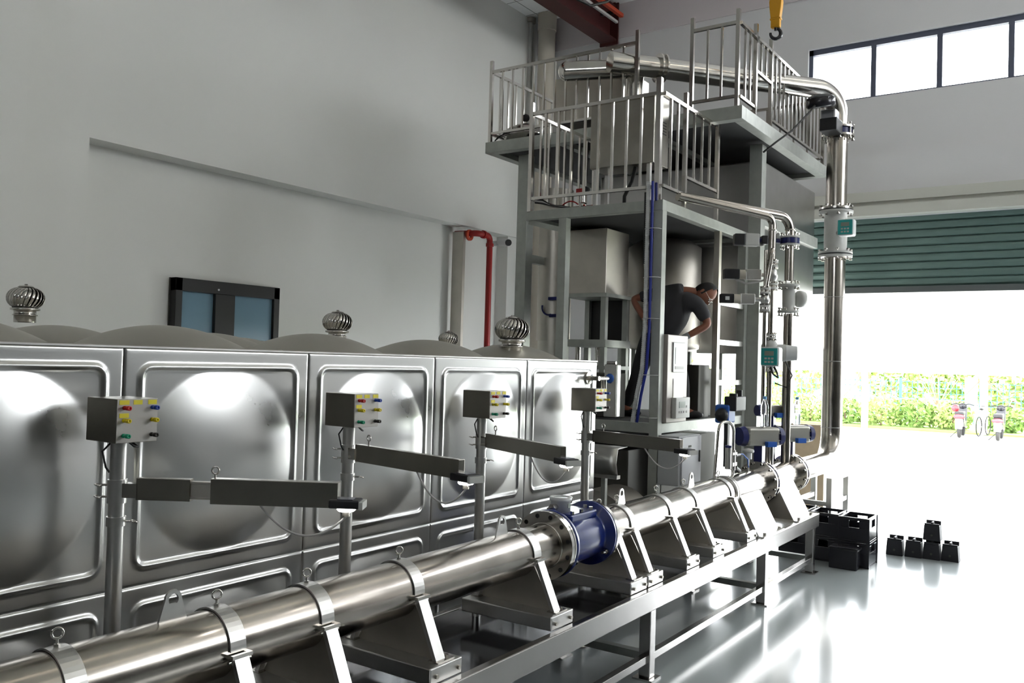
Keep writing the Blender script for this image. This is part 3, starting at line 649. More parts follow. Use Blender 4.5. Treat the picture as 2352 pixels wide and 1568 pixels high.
# ================================================================== tower: lower platform
def rail_set(parent, p, q, z0, z1, nb, posts=(True, True), name='guardrail', bottom=True, bal=.022, zp=None):
    p = V(p); q = V(q); zp = zp or z1+.14
    d = (q-p); L = d.length; d.normalize()
    g = B().bar(V((p.x, p.y, z1)), V((q.x, q.y, z1)), .035, .035)
    gr = part(name, g, STEEL, parent)
    if bottom: part('bottom_rail', B().bar(V((p.x, p.y, z0)), V((q.x, q.y, z0)), .03, .03), STEEL, gr)
    for k in range(nb):
        c = p+d*L*(k+1)/(nb+1); part('baluster', B().box(c.x-bal/2, c.x+bal/2, c.y-bal/2, c.y+bal/2, z0, z1-.015), STEEL, gr)
    return gr
def post(parent, x, y, z0, z1, s=.04): return part('guard_post', B().box(x-s/2, x+s/2, y-s/2, y+s/2, z0, z1), STEEL, parent)
def build_tower():
    t = thing('lower_platform', 'lower steel service platform with guard rails, in front of the vessels', 'platform', (8.6, 4.3, 0))
    X0, X1, Y0, Y1 = 7.5, 9.85, 3.5, 5.05
    c = .09
    part('deck_edge', ringbox(B(), X0, X1, Y0, Y1, c, 3.51, 3.61), GALV, t, bev=.004)
    part('deck_plate', B().box(X0+c, X1-c, Y0+c, Y1-c, 3.55, 3.58), DECK, t)
    part('floor_frame', ringbox(B(), X0, X1, Y0, Y1, c, 1.40, 1.495), GALV, t, bev=.004)
    part('floor_plate', B().box(X0+c, X1-c, Y0+c, Y1-c, 1.45, 1.49), DECK, t)
    for (x, y) in ((X0, Y0), (X1-c, Y0), (X0, 4.56), (X1-c, Y1-c)): part('column', B().box(x-.002, x+c-.002, y-.002, y+c-.002, 0, 3.508), GALV, t)
    part('bracket_arm', B().bar((X0+.05, 4.65, 3.4), (X0+.05, 5.03, 3.5), .05, .05), GALV, t)
    zt = 4.63
    post(t, 7.52, 3.57, 3.6, 4.78, .05); post(t, 7.52, 5.02, 3.6, 4.75); post(t, 8.05, 3.53, 3.6, 4.77); post(t, 8.9, 3.53, 3.6, 4.75)
    rail_set(t, (7.52, 5.0, 0), (7.52, 3.6, 0), 3.74, zt, 8)
    rail_set(t, (7.54, 3.53, 0), (8.03, 3.53, 0), 3.75, zt, 2)
    rail_set(t, (8.07, 3.53, 0), (8.88, 3.53, 0), 3.93, zt, 3)
    rail_set(t, (7.54, 5.02, 0), (9.0, 5.02, 0), 3.74, zt, 8)
    # ladder gate on the open side
    lx0, lx1 = 8.98, 9.82
    part('gate_post', B().box(lx0-.035, lx0+.035, 3.5, 3.56, 1.49, 3.51), DULL, t)
    part('gate_post', B().box(lx1-.03, lx1+.03, 3.5, 3.56, 1.49, 3.51), BRUSH, t)
    for z in (2.75, 2.32, 1.88): part('gate_rung', B().box(lx0+.03, lx1-.03, 3.51, 3.55, z-.035, z+.02), BRUSH, t)
    # upper platform
    u = thing('upper_platform', 'upper steel platform with tall guard rails under the crane hook', 'platform', (10.3, 4.8, 0))
    X0, X1, Y0, Y1 = 8.72, 12.0, 3.2, 6.52; c = .12; z0, z1 = 4.64, 4.78
    part('deck_edge', ringbox(B(), X0, X1, Y0, Y1, c, z0, z1), GALV, u, bev=.004)
    part('deck_plate', B().box(X0+c, X1-c, Y0+c, Y1-c, 4.70, 4.74), DECK, u)
    part('joist', B().box(X0+c, X1-c, 4.3, 4.38, 4.64, 4.70).box(X0+c, X1-c, 5.4, 5.48, 4.64, 4.70), GALV, u)
    for (x, y) in ((9.0, 6.05), (9.85, 3.36), (11.8, 6.05)): part('column', B().box(x, x+.15, y, y+.15, 0, z0), GALV, u, bev=.004)
    part('tie_beam', B().box(9.15, 11.8, 6.08, 6.17, 3.3, 3.4), GALV, u)
    zp = 5.81; zt = 5.67; zb = 4.89
    for (x, y) in ((8.75, 6.47), (8.75, 4.44), (8.75, 3.78), (8.75, 3.27), (9.24, 3.25), (9.76, 3.25), (11.95, 3.25), (11.95, 6.47)): post(u, x, y, z1, zp)
    rail_set(u, (8.75, 6.45, 0), (8.75, 4.46, 0), zb, zt, 12)
    rail_set(u, (8.75, 3.76, 0), (8.75, 3.29, 0), zb, zt, 2)
    rail_set(u, (8.77, 3.25, 0), (9.22, 3.25, 0), zb, zt, 2)
    rail_set(u, (9.26, 3.25, 0), (9.74, 3.25, 0), 5.3, zt, 2)
    rail_set(u, (9.78, 3.25, 0), (11.93, 3.25, 0), zb, zt, 13)
    rail_set(u, (8.77, 6.47, 0), (11.93, 6.47, 0), zb, zt, 17)
    rail_set(u, (11.95, 6.45, 0), (11.95, 3.27, 0), zb, zt, 16)
build_tower()

# ------------------------------------------------------------------ vessels and cabinets on and in the tower
def build_vessels():
    t = thing('hopper', 'square stainless hopper box hanging in the tower, left of the blue hoses', 'hopper', (8.45, 4.7, 2.8))
    part('hopper_body', B().box(8.2, 8.72, 4.47, 4.97, 2.80, 3.50), DULL, t, bev=.006)
    part('rim_frame', B().box(8.17, 8.75, 4.44, 5.0, 2.76, 2.80), GALV, t)
    s = thing('weighing_frame', 'open angle steel frame standing below the square hopper', 'frame', (8.45, 4.7, 1.49))
    for x in (8.19, 8.69):
        for y in (4.46, 4.94): part('leg', B().box(x, x+.06, y, y+.06, 1.49, 2.76), GALV, s)
    part('lower_ring', B().box(8.17, 8.75, 4.44, 5.0, 2.22, 2.30).box(8.17, 8.75, 4.44, 5.0, 1.98, 2.02), GALV, s)
    part('load_sensor', B().cyl((8.3, 4.6, 2.02), (8.3, 4.6, 2.22), .03, 12).cyl((8.3, 4.85, 2.02), (8.3, 4.85, 2.22), .03, 12), STEEL, s)
    part('rear_board', B().box(8.74, 8.75, 4.46, 4.98, 2.3, 2.76), BLACK, s)
    # big vertical vessel behind the worker
    t = thing('round_vessel', 'dark upright round vessel behind the bending worker', 'vessel', (9.55, 4.30, 2.2))
    part('shell', B().lathe([(0,2.2),(.30,2.2),(.41,2.24),(.42,2.3),(.42,3.40),(.30,3.48),(0,3.5)], (9.3, 4.3, 0), (0,0,1), 40), DULL, t)
    part('vessel_leg', B().box(9.0, 9.05, 4.5, 4.55, 1.49, 2.3).box(9.5, 9.55, 4.5, 4.55, 1.49, 2.3).box(9.4, 9.45, 4.0, 4.05, 1.49, 2.3), GALV, t)
    t = thing('tall_cylinder', 'tall tan upright cylinder left of the tower columns', 'vessel', (9.6, 5.95, 1.2))
    part('shell', B().cyl((9.7, 6.3-.25, 2.32), (9.7, 6.3-.25, 4.3), .22, 32), DULL, t)
    part('skirt', B().cyl((9.7, 6.05, 1.9), (9.7, 6.05, 2.32), .20, 32), ROOFM, t)
    part('pipe_foot', B().cyl((9.7, 6.05, 0), (9.7, 6.05, 1.9), .12, 24), DULL, t)
    part('gauge_arm', B().torus((9.46, 5.98, 2.75), (1,0,0), .10, .012, 16, 6, 1.2, 3.4).box(9.44, 9.48, 5.84, 5.98, 2.84, 2.88).box(9.44, 9.48, 5.84, 5.96, 2.62, 2.66), NAVY, t, 'blue sight gauge bracket')
    # big rectangular vessel under the upper platform
    t = thing('settling_box', 'big rectangular stainless box vessel beside the tall riser pipe', 'vessel', (11.1, 4.4, 2.3))
    b = B(); pr = [(10.02, 4.5), (12.25, 4.5), (12.25, 2.31), (10.02, 2.31)]
    part('shell', B().box(10.05, 12.25, 3.42, 5.6, 2.31, 4.5), mat('box_vessel_sheet', (.50,.49,.48), .3, 1, var=.1, vscale=3), t, bev=.02)
    part('stiffener', B().box(10.05, 12.27, 3.38, 3.42, 3.72, 3.86), GALV, t)
    part('support_leg', B().box(10.3, 10.4, 5.3, 5.4, 0, 2.31).box(11.95, 12.05, 5.3, 5.4, 0, 2.31).box(11.95, 12.05, 3.6, 3.7, 0, 2.31), GALV, t)
    t = thing('side_duct', 'flat-sided grey duct behind the worker, right of the round vessel', 'duct', (9.95, 4.0, 1.5))
    part('duct_body', B().box(9.86, 10.0, 3.62, 4.12, 2.2, 3.48), BRUSH, t, bev=.01)
    part('bracket', B().box(9.88, 9.96, 3.8, 3.9, 1.49, 2.2), GALV, t)
    # control cabinet on the lower platform (big stainless box behind rails)
    t = thing('platform_cabinet', 'stainless steel cabinet behind the lower guard rail', 'cabinet', (8.2, 4.2, 4.1))
    part('cabinet_body', B().box(8.0, 8.35, 3.85, 4.59, 4.10, 4.82), BOXM, t, bev=.006)
    part('vent_slots', B().box(8.08, 8.28, 3.844, 3.85, 4.55, 4.56).box(8.08, 8.28, 3.844, 3.85, 4.52, 4.53).box(8.08, 8.28, 3.844, 3.85, 4.49, 4.50).box(8.08, 8.28, 3.844, 3.85, 4.46, 4.47).box(8.08, 8.28, 3.844, 3.85, 4.43, 4.44), BLACK, t)
    part('stand_leg', B().box(8.03, 8.07, 4.52, 4.56, 3.58, 4.1).box(8.28, 8.32, 4.52, 4.56, 3.58, 4.1).box(8.03, 8.07, 3.9, 3.94, 3.58, 4.1).box(8.28, 8.32, 3.9, 3.94, 3.58, 4.1), BRUSH, t)
    part('cable_tail', B().tube([(8.1, 4.1, 4.1), (8.12, 4.15, 3.95), (8.1, 4.22, 3.8), (8.15, 4.25, 3.6)], .02, 8).tube([(8.15, 3.98, 4.1), (8.1, 3.95, 3.9), (8.14, 3.97, 3.6)], .02, 8), BLKCABLE, t)
    t = thing('head_tank', 'brown-grey square stainless tank under the top pipe on the upper platform', 'tank', (9.5, 5.2, 4.78))
    part('tank_body', B().box(9.2, 9.9, 4.85, 5.82, 5.02, 5.60), DULL, t, bev=.008)
    part('tank_leg', B().box(9.22, 9.27, 4.87, 4.92, 4.74, 5.02).box(9.22, 9.27, 5.74, 5.79, 4.74, 5.02).box(9.83, 9.88, 4.87, 4.92, 4.74, 5.02).box(9.83, 9.88, 5.74, 5.79, 4.74, 5.02), GALV, t)
    t = thing('filter_housing', 'low domed stainless filter housing with a black knob on the upper platform', 'filter', (9.0, 6.2, 4.78))
    part('housing', B().lathe([(0,4.74),(.26,4.74),(.26,4.86),(.29,4.87),(.29,4.90),(.26,4.905),(.24,4.97),(.12,5.03),(0,5.04)], (9.08, 6.16, 0), (0,0,1), 36), STEEL, t)
    part('clamp_ring', B().torus((9.08, 6.16, 4.89), (0,0,1), .28, .014, 36, 6), STEEL, t)
    part('knob', B().sph((9.08, 6.16, 5.13), .05, 16, 10), BLACK, t); part('stem', B().cyl((9.08, 6.16, 5.0), (9.08, 6.16, 5.1), .012, 8), STEEL, t)
    # top pipe: riser top elbow over to the head tank
    t = thing('overhead_pipe', 'shiny overhead pipe from the riser top elbow across the upper platform', 'pipe', (10, 4, 5.45))
    pts = fillet([(10.94, PY, 4.99), (10.94, PY, 5.46), (9.0, 4.40, 5.46), (8.62, 4.72, 5.46)], .32, 12)
    part('pipe_body', B().tube(pts, .118, 36), STEEL, t)
    part('cross_pipe', B().tube(fillet([(8.75, 4.60, 5.46), (9.35, 4.85, 5.52), (9.35, 5.45, 5.52), (9.35, 5.45, 5.40)], .1, 6), .115, 32).cyl((8.95, 4.55, 5.46), (8.66, 5.3, 5.46), .115, 32).sph((8.66, 5.3, 5.46), .115, 24, 12), STEEL, t)
    d = V((10.94-9.0, PY-4.40, 0)).normalized()
    for k in (.30, .36): 
        c_ = V((9.0, 4.40, 5.46))+d*(k-.2); part('flange', B().ring(c_, d, .165, .1, .02, 36), STEEL, t)
    part('downcomer', B().cyl((9.05, 4.62, 5.4), (9.05, 4.62, 4.78), .11, 28), STEEL, t)
    # riser flow tube, flanges
    m = thing('riser_flow_meter', 'grey flanged flow tube with a teal display on the tall riser', 'flow meter', (10.94, PY, 3.7))
    part('tube_body', B().lathe([(.1,3.46),(.2,3.46),(.2,3.485),(.13,3.49),(.135,3.6),(.135,3.86),(.13,3.95),(.2,3.955),(.2,3.985),(.1,3.985)], (10.94, PY, 0), (0,0,1), 40), GREYP, m)
    part('gasket', B().ring((10.94, PY, 3.45), (0,0,1), .198, .1, .012, 40).ring((10.94, PY, 3.992), (0,0,1), .198, .1, .012, 40), BLACK, m)
    part('flange_bolts', bolt_ring((10.94, PY, 3.45), (0,0,1), .178, 8, .13, .012), STEEL, m); part('flange_bolts', bolt_ring((10.94, PY, 3.99), (0,0,1), .178, 8, .13, .012), STEEL, m)
    display(m, (10.66, 2.62, 3.74), .19)
    part('display_neck', B().cyl((10.7, 2.66, 3.7), (10.86, 2.76, 3.7), .03, 12), GREYP, m)
    u = thing('upper_riser', 'plain brown-tinted stainless riser section below the butterfly valve', 'pipe', (10.94, PY, 4.4))
    part('pipe_body', B().cyl((10.94, PY, 4.02), (10.94, PY, 4.90), .122, 40), PIPE, u); part('flange', B().ring((10.94, PY, 4.01), (0,0,1), .2, .1, .024, 40), STEEL, u); part('flange', B().ring((10.94, PY, 4.90), (0,0,1), .195, .1, .022, 40), STEEL, u)
    v = thing('butterfly_valve', 'butterfly valve with a round black actuator at the riser top', 'valve', (10.94, PY, 4.95))
    part('valve_disc', B().ring((10.94, PY, 4.95), (0,0,1), .165, .1, .07, 36), NAVY, v)
    part('top_flange', B().ring((10.94, PY, 5.0), (0,0,1), .195, .1, .022, 40), STEEL, v)
    part('stud_bolts', bolt_ring((10.94, PY, 4.95), (0,0,1), .178, 8, .2, .011), STEEL, v)
    part('bracket', B().box(10.5, 10.78, 2.7, 2.9, 4.88, 5.03), BLACK, v, bev=.01)
    part('gearbox', B().box(10.52, 10.70, 2.72, 2.90, 5.0, 5.14), ALU, v, bev=.02)
    part('actuator_housing', B().lathe([(0,0),(.15,0),(.165,.02),(.165,.10),(.15,.12),(.10,.15),(0,.155)], (10.40, 2.86, 5.13), (-.25,0,1), 28), BLACKG, v)
    part('actuator_lid', B().lathe([(0,0),(.17,0),(.17,.02),(0,.03)], (10.38, 2.86, 5.22), (-.25,0,1), 8, sm=False), BLACK, v)
    solo('actuator_cable', B().tube([(10.3, 2.86, 5.18), (10.15, 2.92, 5.02), (9.95, 3.05, 4.78), (9.72, 3.17, 4.6), (9.70, 3.3, 4.5)], .012, 8), BLKCABLE, 'black cable slanting from the riser valve to the upper platform edge', 'cable', (10.1, 3, 4.8))
ALU = mat('cast_aluminium', (.42,.42,.44), .35, .8)
def display(par, c, s):
    # c = centre of the face; display faces -X (and slightly -Y), s = size
    x, y, z = c; h = s/2
    o = part('display_box', B().box(x, x+s*.75, y-h, y+h, z-h*1.05, z+h*1.05), WHITEP, par, bev=.02)
    part('teal_face', B().box(x-.008, x+.002, y-h*.86, y+h*.86, z-h*.9, z+h*.9), TEAL, o, 'teal front bezel')
    part('display_screen', B().box(x-.011, x-.007, y-h*.5, y+h*.5, z+h*.1, z+h*.6), LCD, o)
    b = B()
    for k in (-1, 0, 1):
        for j in (0, 1): b.box(x-.013, x-.007, y+k*h*.36-h*.12, y+k*h*.36+h*.12, z-h*.2-j*h*.38-h*.1, z-h*.2-j*h*.38+h*.1)
    part('keypad', b, CABLE, o)
build_vessels()

# ------------------------------------------------------------------ panels and cabinets at the tower corner
def build_panels():
    t = thing('control_panel', 'narrow light control panel with two screens on the tower corner', 'control panel', (7.8, 3.46, 1.5))
    part('enclosure', B().box(7.60, 8.07, 3.46, 3.56, 1.50, 2.34), mat('panel_stainless', (.34,.31,.285), .4, .2), t, bev=.006)
    y = 3.46
    a = part('upper_screen', B().box(7.71, 7.99, y-.012, y, 1.98, 2.27), WHITEP, t, bev=.008, label='white-framed screen'); part('screen_face', B().box(7.75, 7.95, y-.015, y-.011, 2.06, 2.22), LCD, a); part('screen_keys', B().box(7.75, 7.95, y-.015, y-.011, 2.01, 2.04), CABLE, a)
    part('glass_square', B().box(7.74, 7.96, y-.006, y, 1.72, 1.92), mat('silvered_square', (.6,.6,.6), .15, .9), t)
    a = part('lower_meter', B().box(7.71, 8.04, y-.05, y, 1.54, 1.74), GREYP, t, bev=.006); part('screen_face', B().box(7.78, 7.92, y-.053, y-.049, 1.64, 1.70), LCD, a)
    part('meter_keys', B().box(7.78, 7.81, y-.054, y-.05, 1.59, 1.61).box(7.83, 7.86, y-.054, y-.05, 1.59, 1.61).box(7.88, 7.91, y-.054, y-.05, 1.59, 1.61).box(7.95, 7.98, y-.054, y-.05, 1.59, 1.61).box(7.95, 7.98, y-.054, y-.05, 1.64, 1.66), CABLE, a)
    t = thing('electrical_cabinet', 'grey painted electrical cabinet below the lower platform corner', 'cabinet', (7.8, 3.4, .93))
    part('cabinet_body', B().box(7.50, 8.0, 3.28, 3.49, .93, 1.39), CABG, t, bev=.006)
    part('cabinet_door', B().box(7.54, 7.99, 3.262, 3.28, .94, 1.38), mat('cabinet_door_paint', (.46,.47,.5), .4), t, bev=.004)
    part('door_handle', B().box(7.93, 7.955, 3.25, 3.262, 1.13, 1.24), BLACK, t); part('name_plate', B().box(7.68, 7.74, 3.258, 3.262, 1.28, 1.30), DARKM, t)
    t = thing('hose_bundle', 'white corrugated hose strapped beside a blue hose on the tower column', 'hose', (7.46, 3.6, 2.5))
    pts = [(7.46, 3.635, 3.78), (7.45, 3.63, 3.5), (7.45, 3.63, 2.4), (7.45, 3.65, 2.0), (7.45, 3.70, 1.75), (7.46, 3.74, 1.5)]
    P = []
    for i in range(len(pts)-1):
        a, b_ = V(pts[i]), V(pts[i+1]); n = max(2, int((b_-a).length/.006))
        P += [a.lerp(b_, k/n) for k in range(n)]
    P.append(V(pts[-1]))
    part('corrugated_hose', B().tube(P, .02, 12, rs=[.0215 if i % 3 else .017 for i in range(len(P))]), WHITEP, t)
    part('blue_hose', B().tube([(x+.0, y-.045, z) for x, y, z in pts], .014, 10), mat('deep_blue_hose', (.01,.02,.22), .4), t)
    part('black_cable', B().tube([(x, y+.03, z-.1) for x, y, z in pts[:2]]+[(7.46, 3.66, 3.0)], .01, 8), BLKCABLE, t)
    for z in (3.33, 2.87, 2.48, 1.95, 1.55): part('wire_tie', B().torus((7.5, 3.59, z), (.0,0,1), .085, .003, 16, 5), WHITEP, t)
    # stuff under the platform
    t = thing('polished_locker', 'small bright steel locker on the platform floor, right of the tank tap', 'cabinet', (7.64, 4.06, 1.5))
    part('locker_body', B().box(7.60, 7.68, 3.99, 4.135, 1.52, 2.04), BRUSH, t, bev=.01); part('handle', B().cyl((7.63, 4.02, 2.055), (7.63, 4.12, 2.055), .015, 8), STEEL, t)
    t = thing('drain_trough', 'crumpled bright steel trough between tank and tower', 'trough', (6.6, 3.6, 1.1))
    vs = []; fs = []; n = 16
    for i in range(n+1):
        y_ = 3.36+i*.07; k = .012*math.sin(i*2.1)+.008*math.sin(i*5)
        vs += [(6.45+k, y_, 1.12), (6.42-k, y_, 1.22), (6.45+k*1.5, y_, 1.34), (6.62, y_, 1.35)]
    for i in range(n):
        for k in range(3): fs.append((i*4+k, i*4+k+1, (i+1)*4+k+1, (i+1)*4+k))
    o = part('trough_skin', B().add(vs, fs, True), BRUSH, t); s_ = o.modifiers.new('s', 'SOLIDIFY'); s_.thickness = .004
    part('trough_lip', B().box(6.44, 6.5, 3.36, 4.48, 1.09, 1.12), BRUSH, t); part('trough_leg', B().box(6.5, 6.54, 3.5, 3.54, 0, 1.1).box(6.5, 6.54, 4.3, 4.34, 0, 1.1), GALV, t)
    t = thing('round_drum', 'curved steel drum low down between tank and tower', 'drum', (6.9, 3.8, 0)); part('drum_shell', B().cyl((6.75, 3.75, .55), (7.25, 3.75, .55), .38, 36), DULL, t); part('drum_cradle', B().box(6.8, 7.2, 3.5, 4.0, 0, .22), DARKM, t)
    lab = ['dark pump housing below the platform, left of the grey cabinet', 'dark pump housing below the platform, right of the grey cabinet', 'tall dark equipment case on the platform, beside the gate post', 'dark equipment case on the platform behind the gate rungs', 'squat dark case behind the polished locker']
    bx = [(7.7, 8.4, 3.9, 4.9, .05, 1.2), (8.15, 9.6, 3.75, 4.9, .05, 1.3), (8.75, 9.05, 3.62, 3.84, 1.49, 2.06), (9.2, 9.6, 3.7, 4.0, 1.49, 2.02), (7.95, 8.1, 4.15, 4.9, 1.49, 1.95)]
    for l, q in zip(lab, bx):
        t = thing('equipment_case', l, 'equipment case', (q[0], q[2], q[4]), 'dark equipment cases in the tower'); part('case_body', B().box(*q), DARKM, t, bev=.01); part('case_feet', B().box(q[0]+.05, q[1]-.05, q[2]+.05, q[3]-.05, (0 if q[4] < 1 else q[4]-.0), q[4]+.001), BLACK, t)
build_panels()

# ------------------------------------------------------------------ small risers, valves, meters
def flanges(parent, x, y, z, r, gap=.02):
    part('flange_pair', B().ring((x, y, z-gap), (0,0,1), r, r*.4, .016, 28).ring((x, y, z+gap), (0,0,1), r, r*.4, .016, 28), GREYP, parent)
    part('flange_bolts', bolt_ring((x, y, z), (0,0,1), r*.82, 6, gap*2+.05, .007), STEEL, parent)
def build_small():
    # larger small riser at X 9.13
    x, y = 9.13, 2.8
    t = thing('small_riser', 'medium stainless riser pipe with blue wafer valve, left of the tall riser', 'pipe', (x, y, 1.05))
    pts = fillet([(7.95, 3.47, 3.80), (9.05, 2.95, 3.62), (x, y, 3.60), (x, y, 2.98)], .14, 10)
    part('bend_pipe', B().tube(fillet([(7.95, 3.55, 3.72), (x, y, 3.63), (x, y, 2.5)], .15, 10)[:-1]+[(x, y, 2.96)], .048, 20), PIPE, t)
    part('pipe_body', B().cyl((x, y, 1.06), (x, y, 2.62), .048, 20), PIPE, t)
    part('wafer_valve', B().ring((x, y, 3.385), (0,0,1), .098, .04, .055, 28), NAVY, t)
    part('valve_flange', B().ring((x, y, 3.425), (0,0,1), .10, .04, .016, 28), GREYP, t); part('valve_flange', B().ring((x, y, 3.345), (0,0,1), .10, .04, .016, 28), GREYP, t)
    part('valve_bolts', bolt_ring((x, y, 3.385), (0,0,1), .085, 6, .17, .008), STEEL, t)
    A_ = V((-.568, .823, 0)); c_ = V((x, y, 3.385))
    part('valve_actuator', B().bar(c_+A_*.479, c_+A_*.588, .10, .12), BLACK, t, bev=.01); part('actuator_case', B().bar(c_+A_*.33, c_+A_*.479, .10, .13), GREYP, t, bev=.01); part('actuator_neck', B().bar(c_+A_*.24, c_+A_*.305, .11, .09), BLACK, t, bev=.01)
    part('actuator_stem', B().cyl(c_+A_*.33, c_+A_*.1, .025, 12), NAVY, t)
    part('signal_cable', B().tube([c_+A_*.47-V((0,0,.05)), c_+A_*.3-V((0,0,.05)), c_+A_*.15+V((0,0,.02)), c_+A_*.12+V((0,0,.08))], .014, 8), CABLE, t)
    part('weld_clamp', B().torus((x, y, 3.50), (0,0,1), .05, .008, 24, 6), STEEL, t)
    m = thing('riser_meter', 'grey flanged flow tube with side head on the medium riser', 'flow meter', (x, y, 2.8))
    part('tube_body', B().lathe([(.03,2.63),(.11,2.63),(.11,2.655),(.06,2.66),(.066,2.72),(.066,2.86),(.06,2.9),(.11,2.905),(.11,2.93),(.03,2.93)], (x, y, 0), (0,0,1), 32), GREYP, m)
    part('flange_bolts', bolt_ring((x, y, 2.64), (0,0,1), .095, 6, .09, .009), STEEL, m); part('flange_bolts', bolt_ring((x, y, 2.92), (0,0,1), .095, 6, .09, .009), STEEL, m)
    part('side_head', B().lathe([(0,0),(.085,0),(.09,.03),(.08,.07),(0,.08)], (x+.08, y-.07, 2.78), (.7,-.7,0), 24), GREYP, m)
    # thin riser X 8.55
    x = 8.56
    t = thing('thin_riser', 'thin stainless riser pipe with ball valves in front of the gate', 'pipe', (x, y, 1.05))
    part('bend_pipe', B().tube(fillet([(7.75, 3.45, 3.68), (x, y, 3.545), (x, y, 3.1)], .09, 8)[:-1]+[(x, y, 3.10)], .038, 16).cyl((x, y, 3.42), (x, y, 3.08), .028, 16), PIPE, t)
    part('pipe_body', B().cyl((x, y, 1.06), (x, y, 3.02), .026, 16), PIPE, t)
    part('union_ring', B().torus((x, y, 3.42), (0,0,1), .034, .01, 20, 6), STEEL, t)
    flanges(t, x, y, 3.08, .062); flanges(t, x, y, 2.86, .062)
    part('ball_valve', B().sph((x, y, 2.97), .062, 18, 10, (1, 1, 1.3)), BRUSH, t)
    c_ = V((x, y, 2.97))
    part('valve_actuator', B().bar(c_+A_*.325, c_+A_*.476, .10, .10), BLACK, t, bev=.01); part('cream_ring', B().cyl(c_+A_*.264, c_+A_*.325, .047, 20), PVC, t); part('actuator_base', B().bar(c_+A_*.11, c_+A_*.264, .09, .10), BRUSH, t, bev=.004); part('actuator_stem', B().cyl(c_+A_*.12, c_, .02, 10), DULL, t)
    part('signal_cable', B().tube([c_+A_*.36-V((0,0,.05)), c_+A_*.25-V((0,0,.09)), c_+A_*.1-V((0,0,.06)), c_-V((0,0,.02))], .010, 8), CABLE, t)
    part('branch_loop', B().tube(fillet([(x, y, 3.18), (x-.16, y-.06, 3.22), (x-.18, y, 2.8)], .05, 6), .022, 12), PIPE, t)
    # second parallel thin riser with actuator behind worker's head
    x2 = 8.38
    t = thing('branch_riser', 'slim branch riser with grey ball valve and black actuator at the worker head', 'pipe', (x2, y, 1.05))
    part('pipe_body', B().cyl((x2, y, 1.06), (x2, y, 3.2), .018, 12), PIPE, t)
    flanges(t, x2, y, 2.80, .05); flanges(t, x2, y, 2.63, .05)
    part('ball_valve', B().sph((x2, y, 2.715), .045, 16, 10, (1,1,1.4)), BRUSH, t)
    c_ = V((x2, y, 2.715))
    part('actuator_body', B().bar(c_+A_*.106, c_+A_*.247, .08, .10), BRUSH, t, bev=.006); part('actuator_stem', B().cyl(c_+A_*.12, c_, .022, 10), BRUSH, t); part('cream_ring', B().cyl(c_+A_*.247, c_+A_*.31, .045, 20), PVC, t)
    part('actuator_motor', B().bar(c_+A_*.31, c_+A_*.44, .08, .09), BLACK, t, bev=.008); part('white_tag', B().bar(c_+A_*.36+V((-.045,-.03,0)), c_+A_*.40+V((-.045,-.03,0)), .004, .035), WHITEP, t)
    # middle flow meter on thin riser
    m = thing('vortex_meter', 'grey flow meter with round side head low on the thin riser', 'flow meter', (8.56, y, 2.2))
    x = 8.56
    flanges(m, x, y, 2.36, .062, .014); flanges(m, x, y, 2.04, .055, .014)
    part('meter_body', B().lathe([(.03,2.06),(.05,2.10),(.085,2.16),(.085,2.27),(.05,2.32),(.03,2.34)], (x, y, 0), (0,0,1), 20), GREYP, m)
    part('side_head', B().cyl((x+.0, y+.0, 2.2), (x+.05, y-.14, 2.2), .085, 24), GREYP, m)
    part('head_cap', B().cyl((x+.05, y-.14, 2.2), (x+.09, y-.24, 2.2), .08, 24, .07), WHITEP, m)
    part('meter_cables', B().tube([(x+.05, y-.14, 2.12), (x+.08, y-.2, 1.98), (x+.05, y-.16, 1.86), (x+.02, y-.05, 1.9)], .007, 6), BLKCABLE, m)
    d = thing('display_unit', 'white display unit with teal face clipped to the thin riser', 'display', (8.3, 2.66, 2.15)); display(d, (8.12, 2.66, 2.155), .175)
    part('bracket', B().box(8.24, 8.52, 2.7, 2.78, 2.1, 2.2), GREYP, d); part('cable_loop', B().tube([(8.16, 2.66, 2.06), (8.18, 2.64, 1.99), (8.2, 2.6, 1.96), (8.24, 2.62, 2.0), (8.24, 2.65, 2.06)], .01, 8), BLKCABLE, d)
    # pneumatic actuators on the butterfly valves
    def pact(c, L, r, label, name='pneumatic_actuator'):
        c = V(c); D = V((.568, -.823, 0)); D = V((.80, -.60, 0)).normalized(); t = thing(name, label, 'actuator', c, 'pneumatic actuators'); S = V((-D.y, D.x, 0))
        part('actuator_body', B().bar(c-D*L/2, c+D*L/2, r*1.7, r*1.85), ACT, t, bev=r*.25)
        part('body_ribs', B().bar(c-D*L/2-S*.0+V((0,0,r*.35)), c+D*L/2+V((0,0,r*.35)), r*1.76, .008).bar(c-D*L/2-V((0,0,r*.35)), c+D*L/2-V((0,0,r*.35)), r*1.76, .008), ACT, t)
        for s in (-1, 1):
            part('end_cap', B().cyl(c+D*s*L/2, c+D*s*(L/2+.055), r*1.02, 20, r*.92), NAVY, t)
        part('cap_badge', B().cyl(c+D*(L/2+.055), c+D*(L/2+.062), r*.78, 20), CAP, t)
        part('valve_yoke', B().box(c.x-.04, c.x+.04, c.y-.04, c.y+.04, 1.07, c.z-r*.9), NAVY, t)
        part('solenoid', B().bar(c-S*(r+.02)-V((0,0,r*.7)), c-S*(r+.02)-V((0,0,r*.7))+D*.1, .05, .05), LBLUE, t)
        return t
    pact((8.31, 2.80, 1.385), .36, .095, 'nearer blue-capped pneumatic actuator with a water bottle on top')
    pact((9.29, 2.80, 1.36), .40, .092, 'farther blue-capped pneumatic actuator above the second pipe flange')
    t = pact((9.10, 2.95, 1.60), .24, .062, 'small pneumatic actuator clamped on the medium riser above the others')
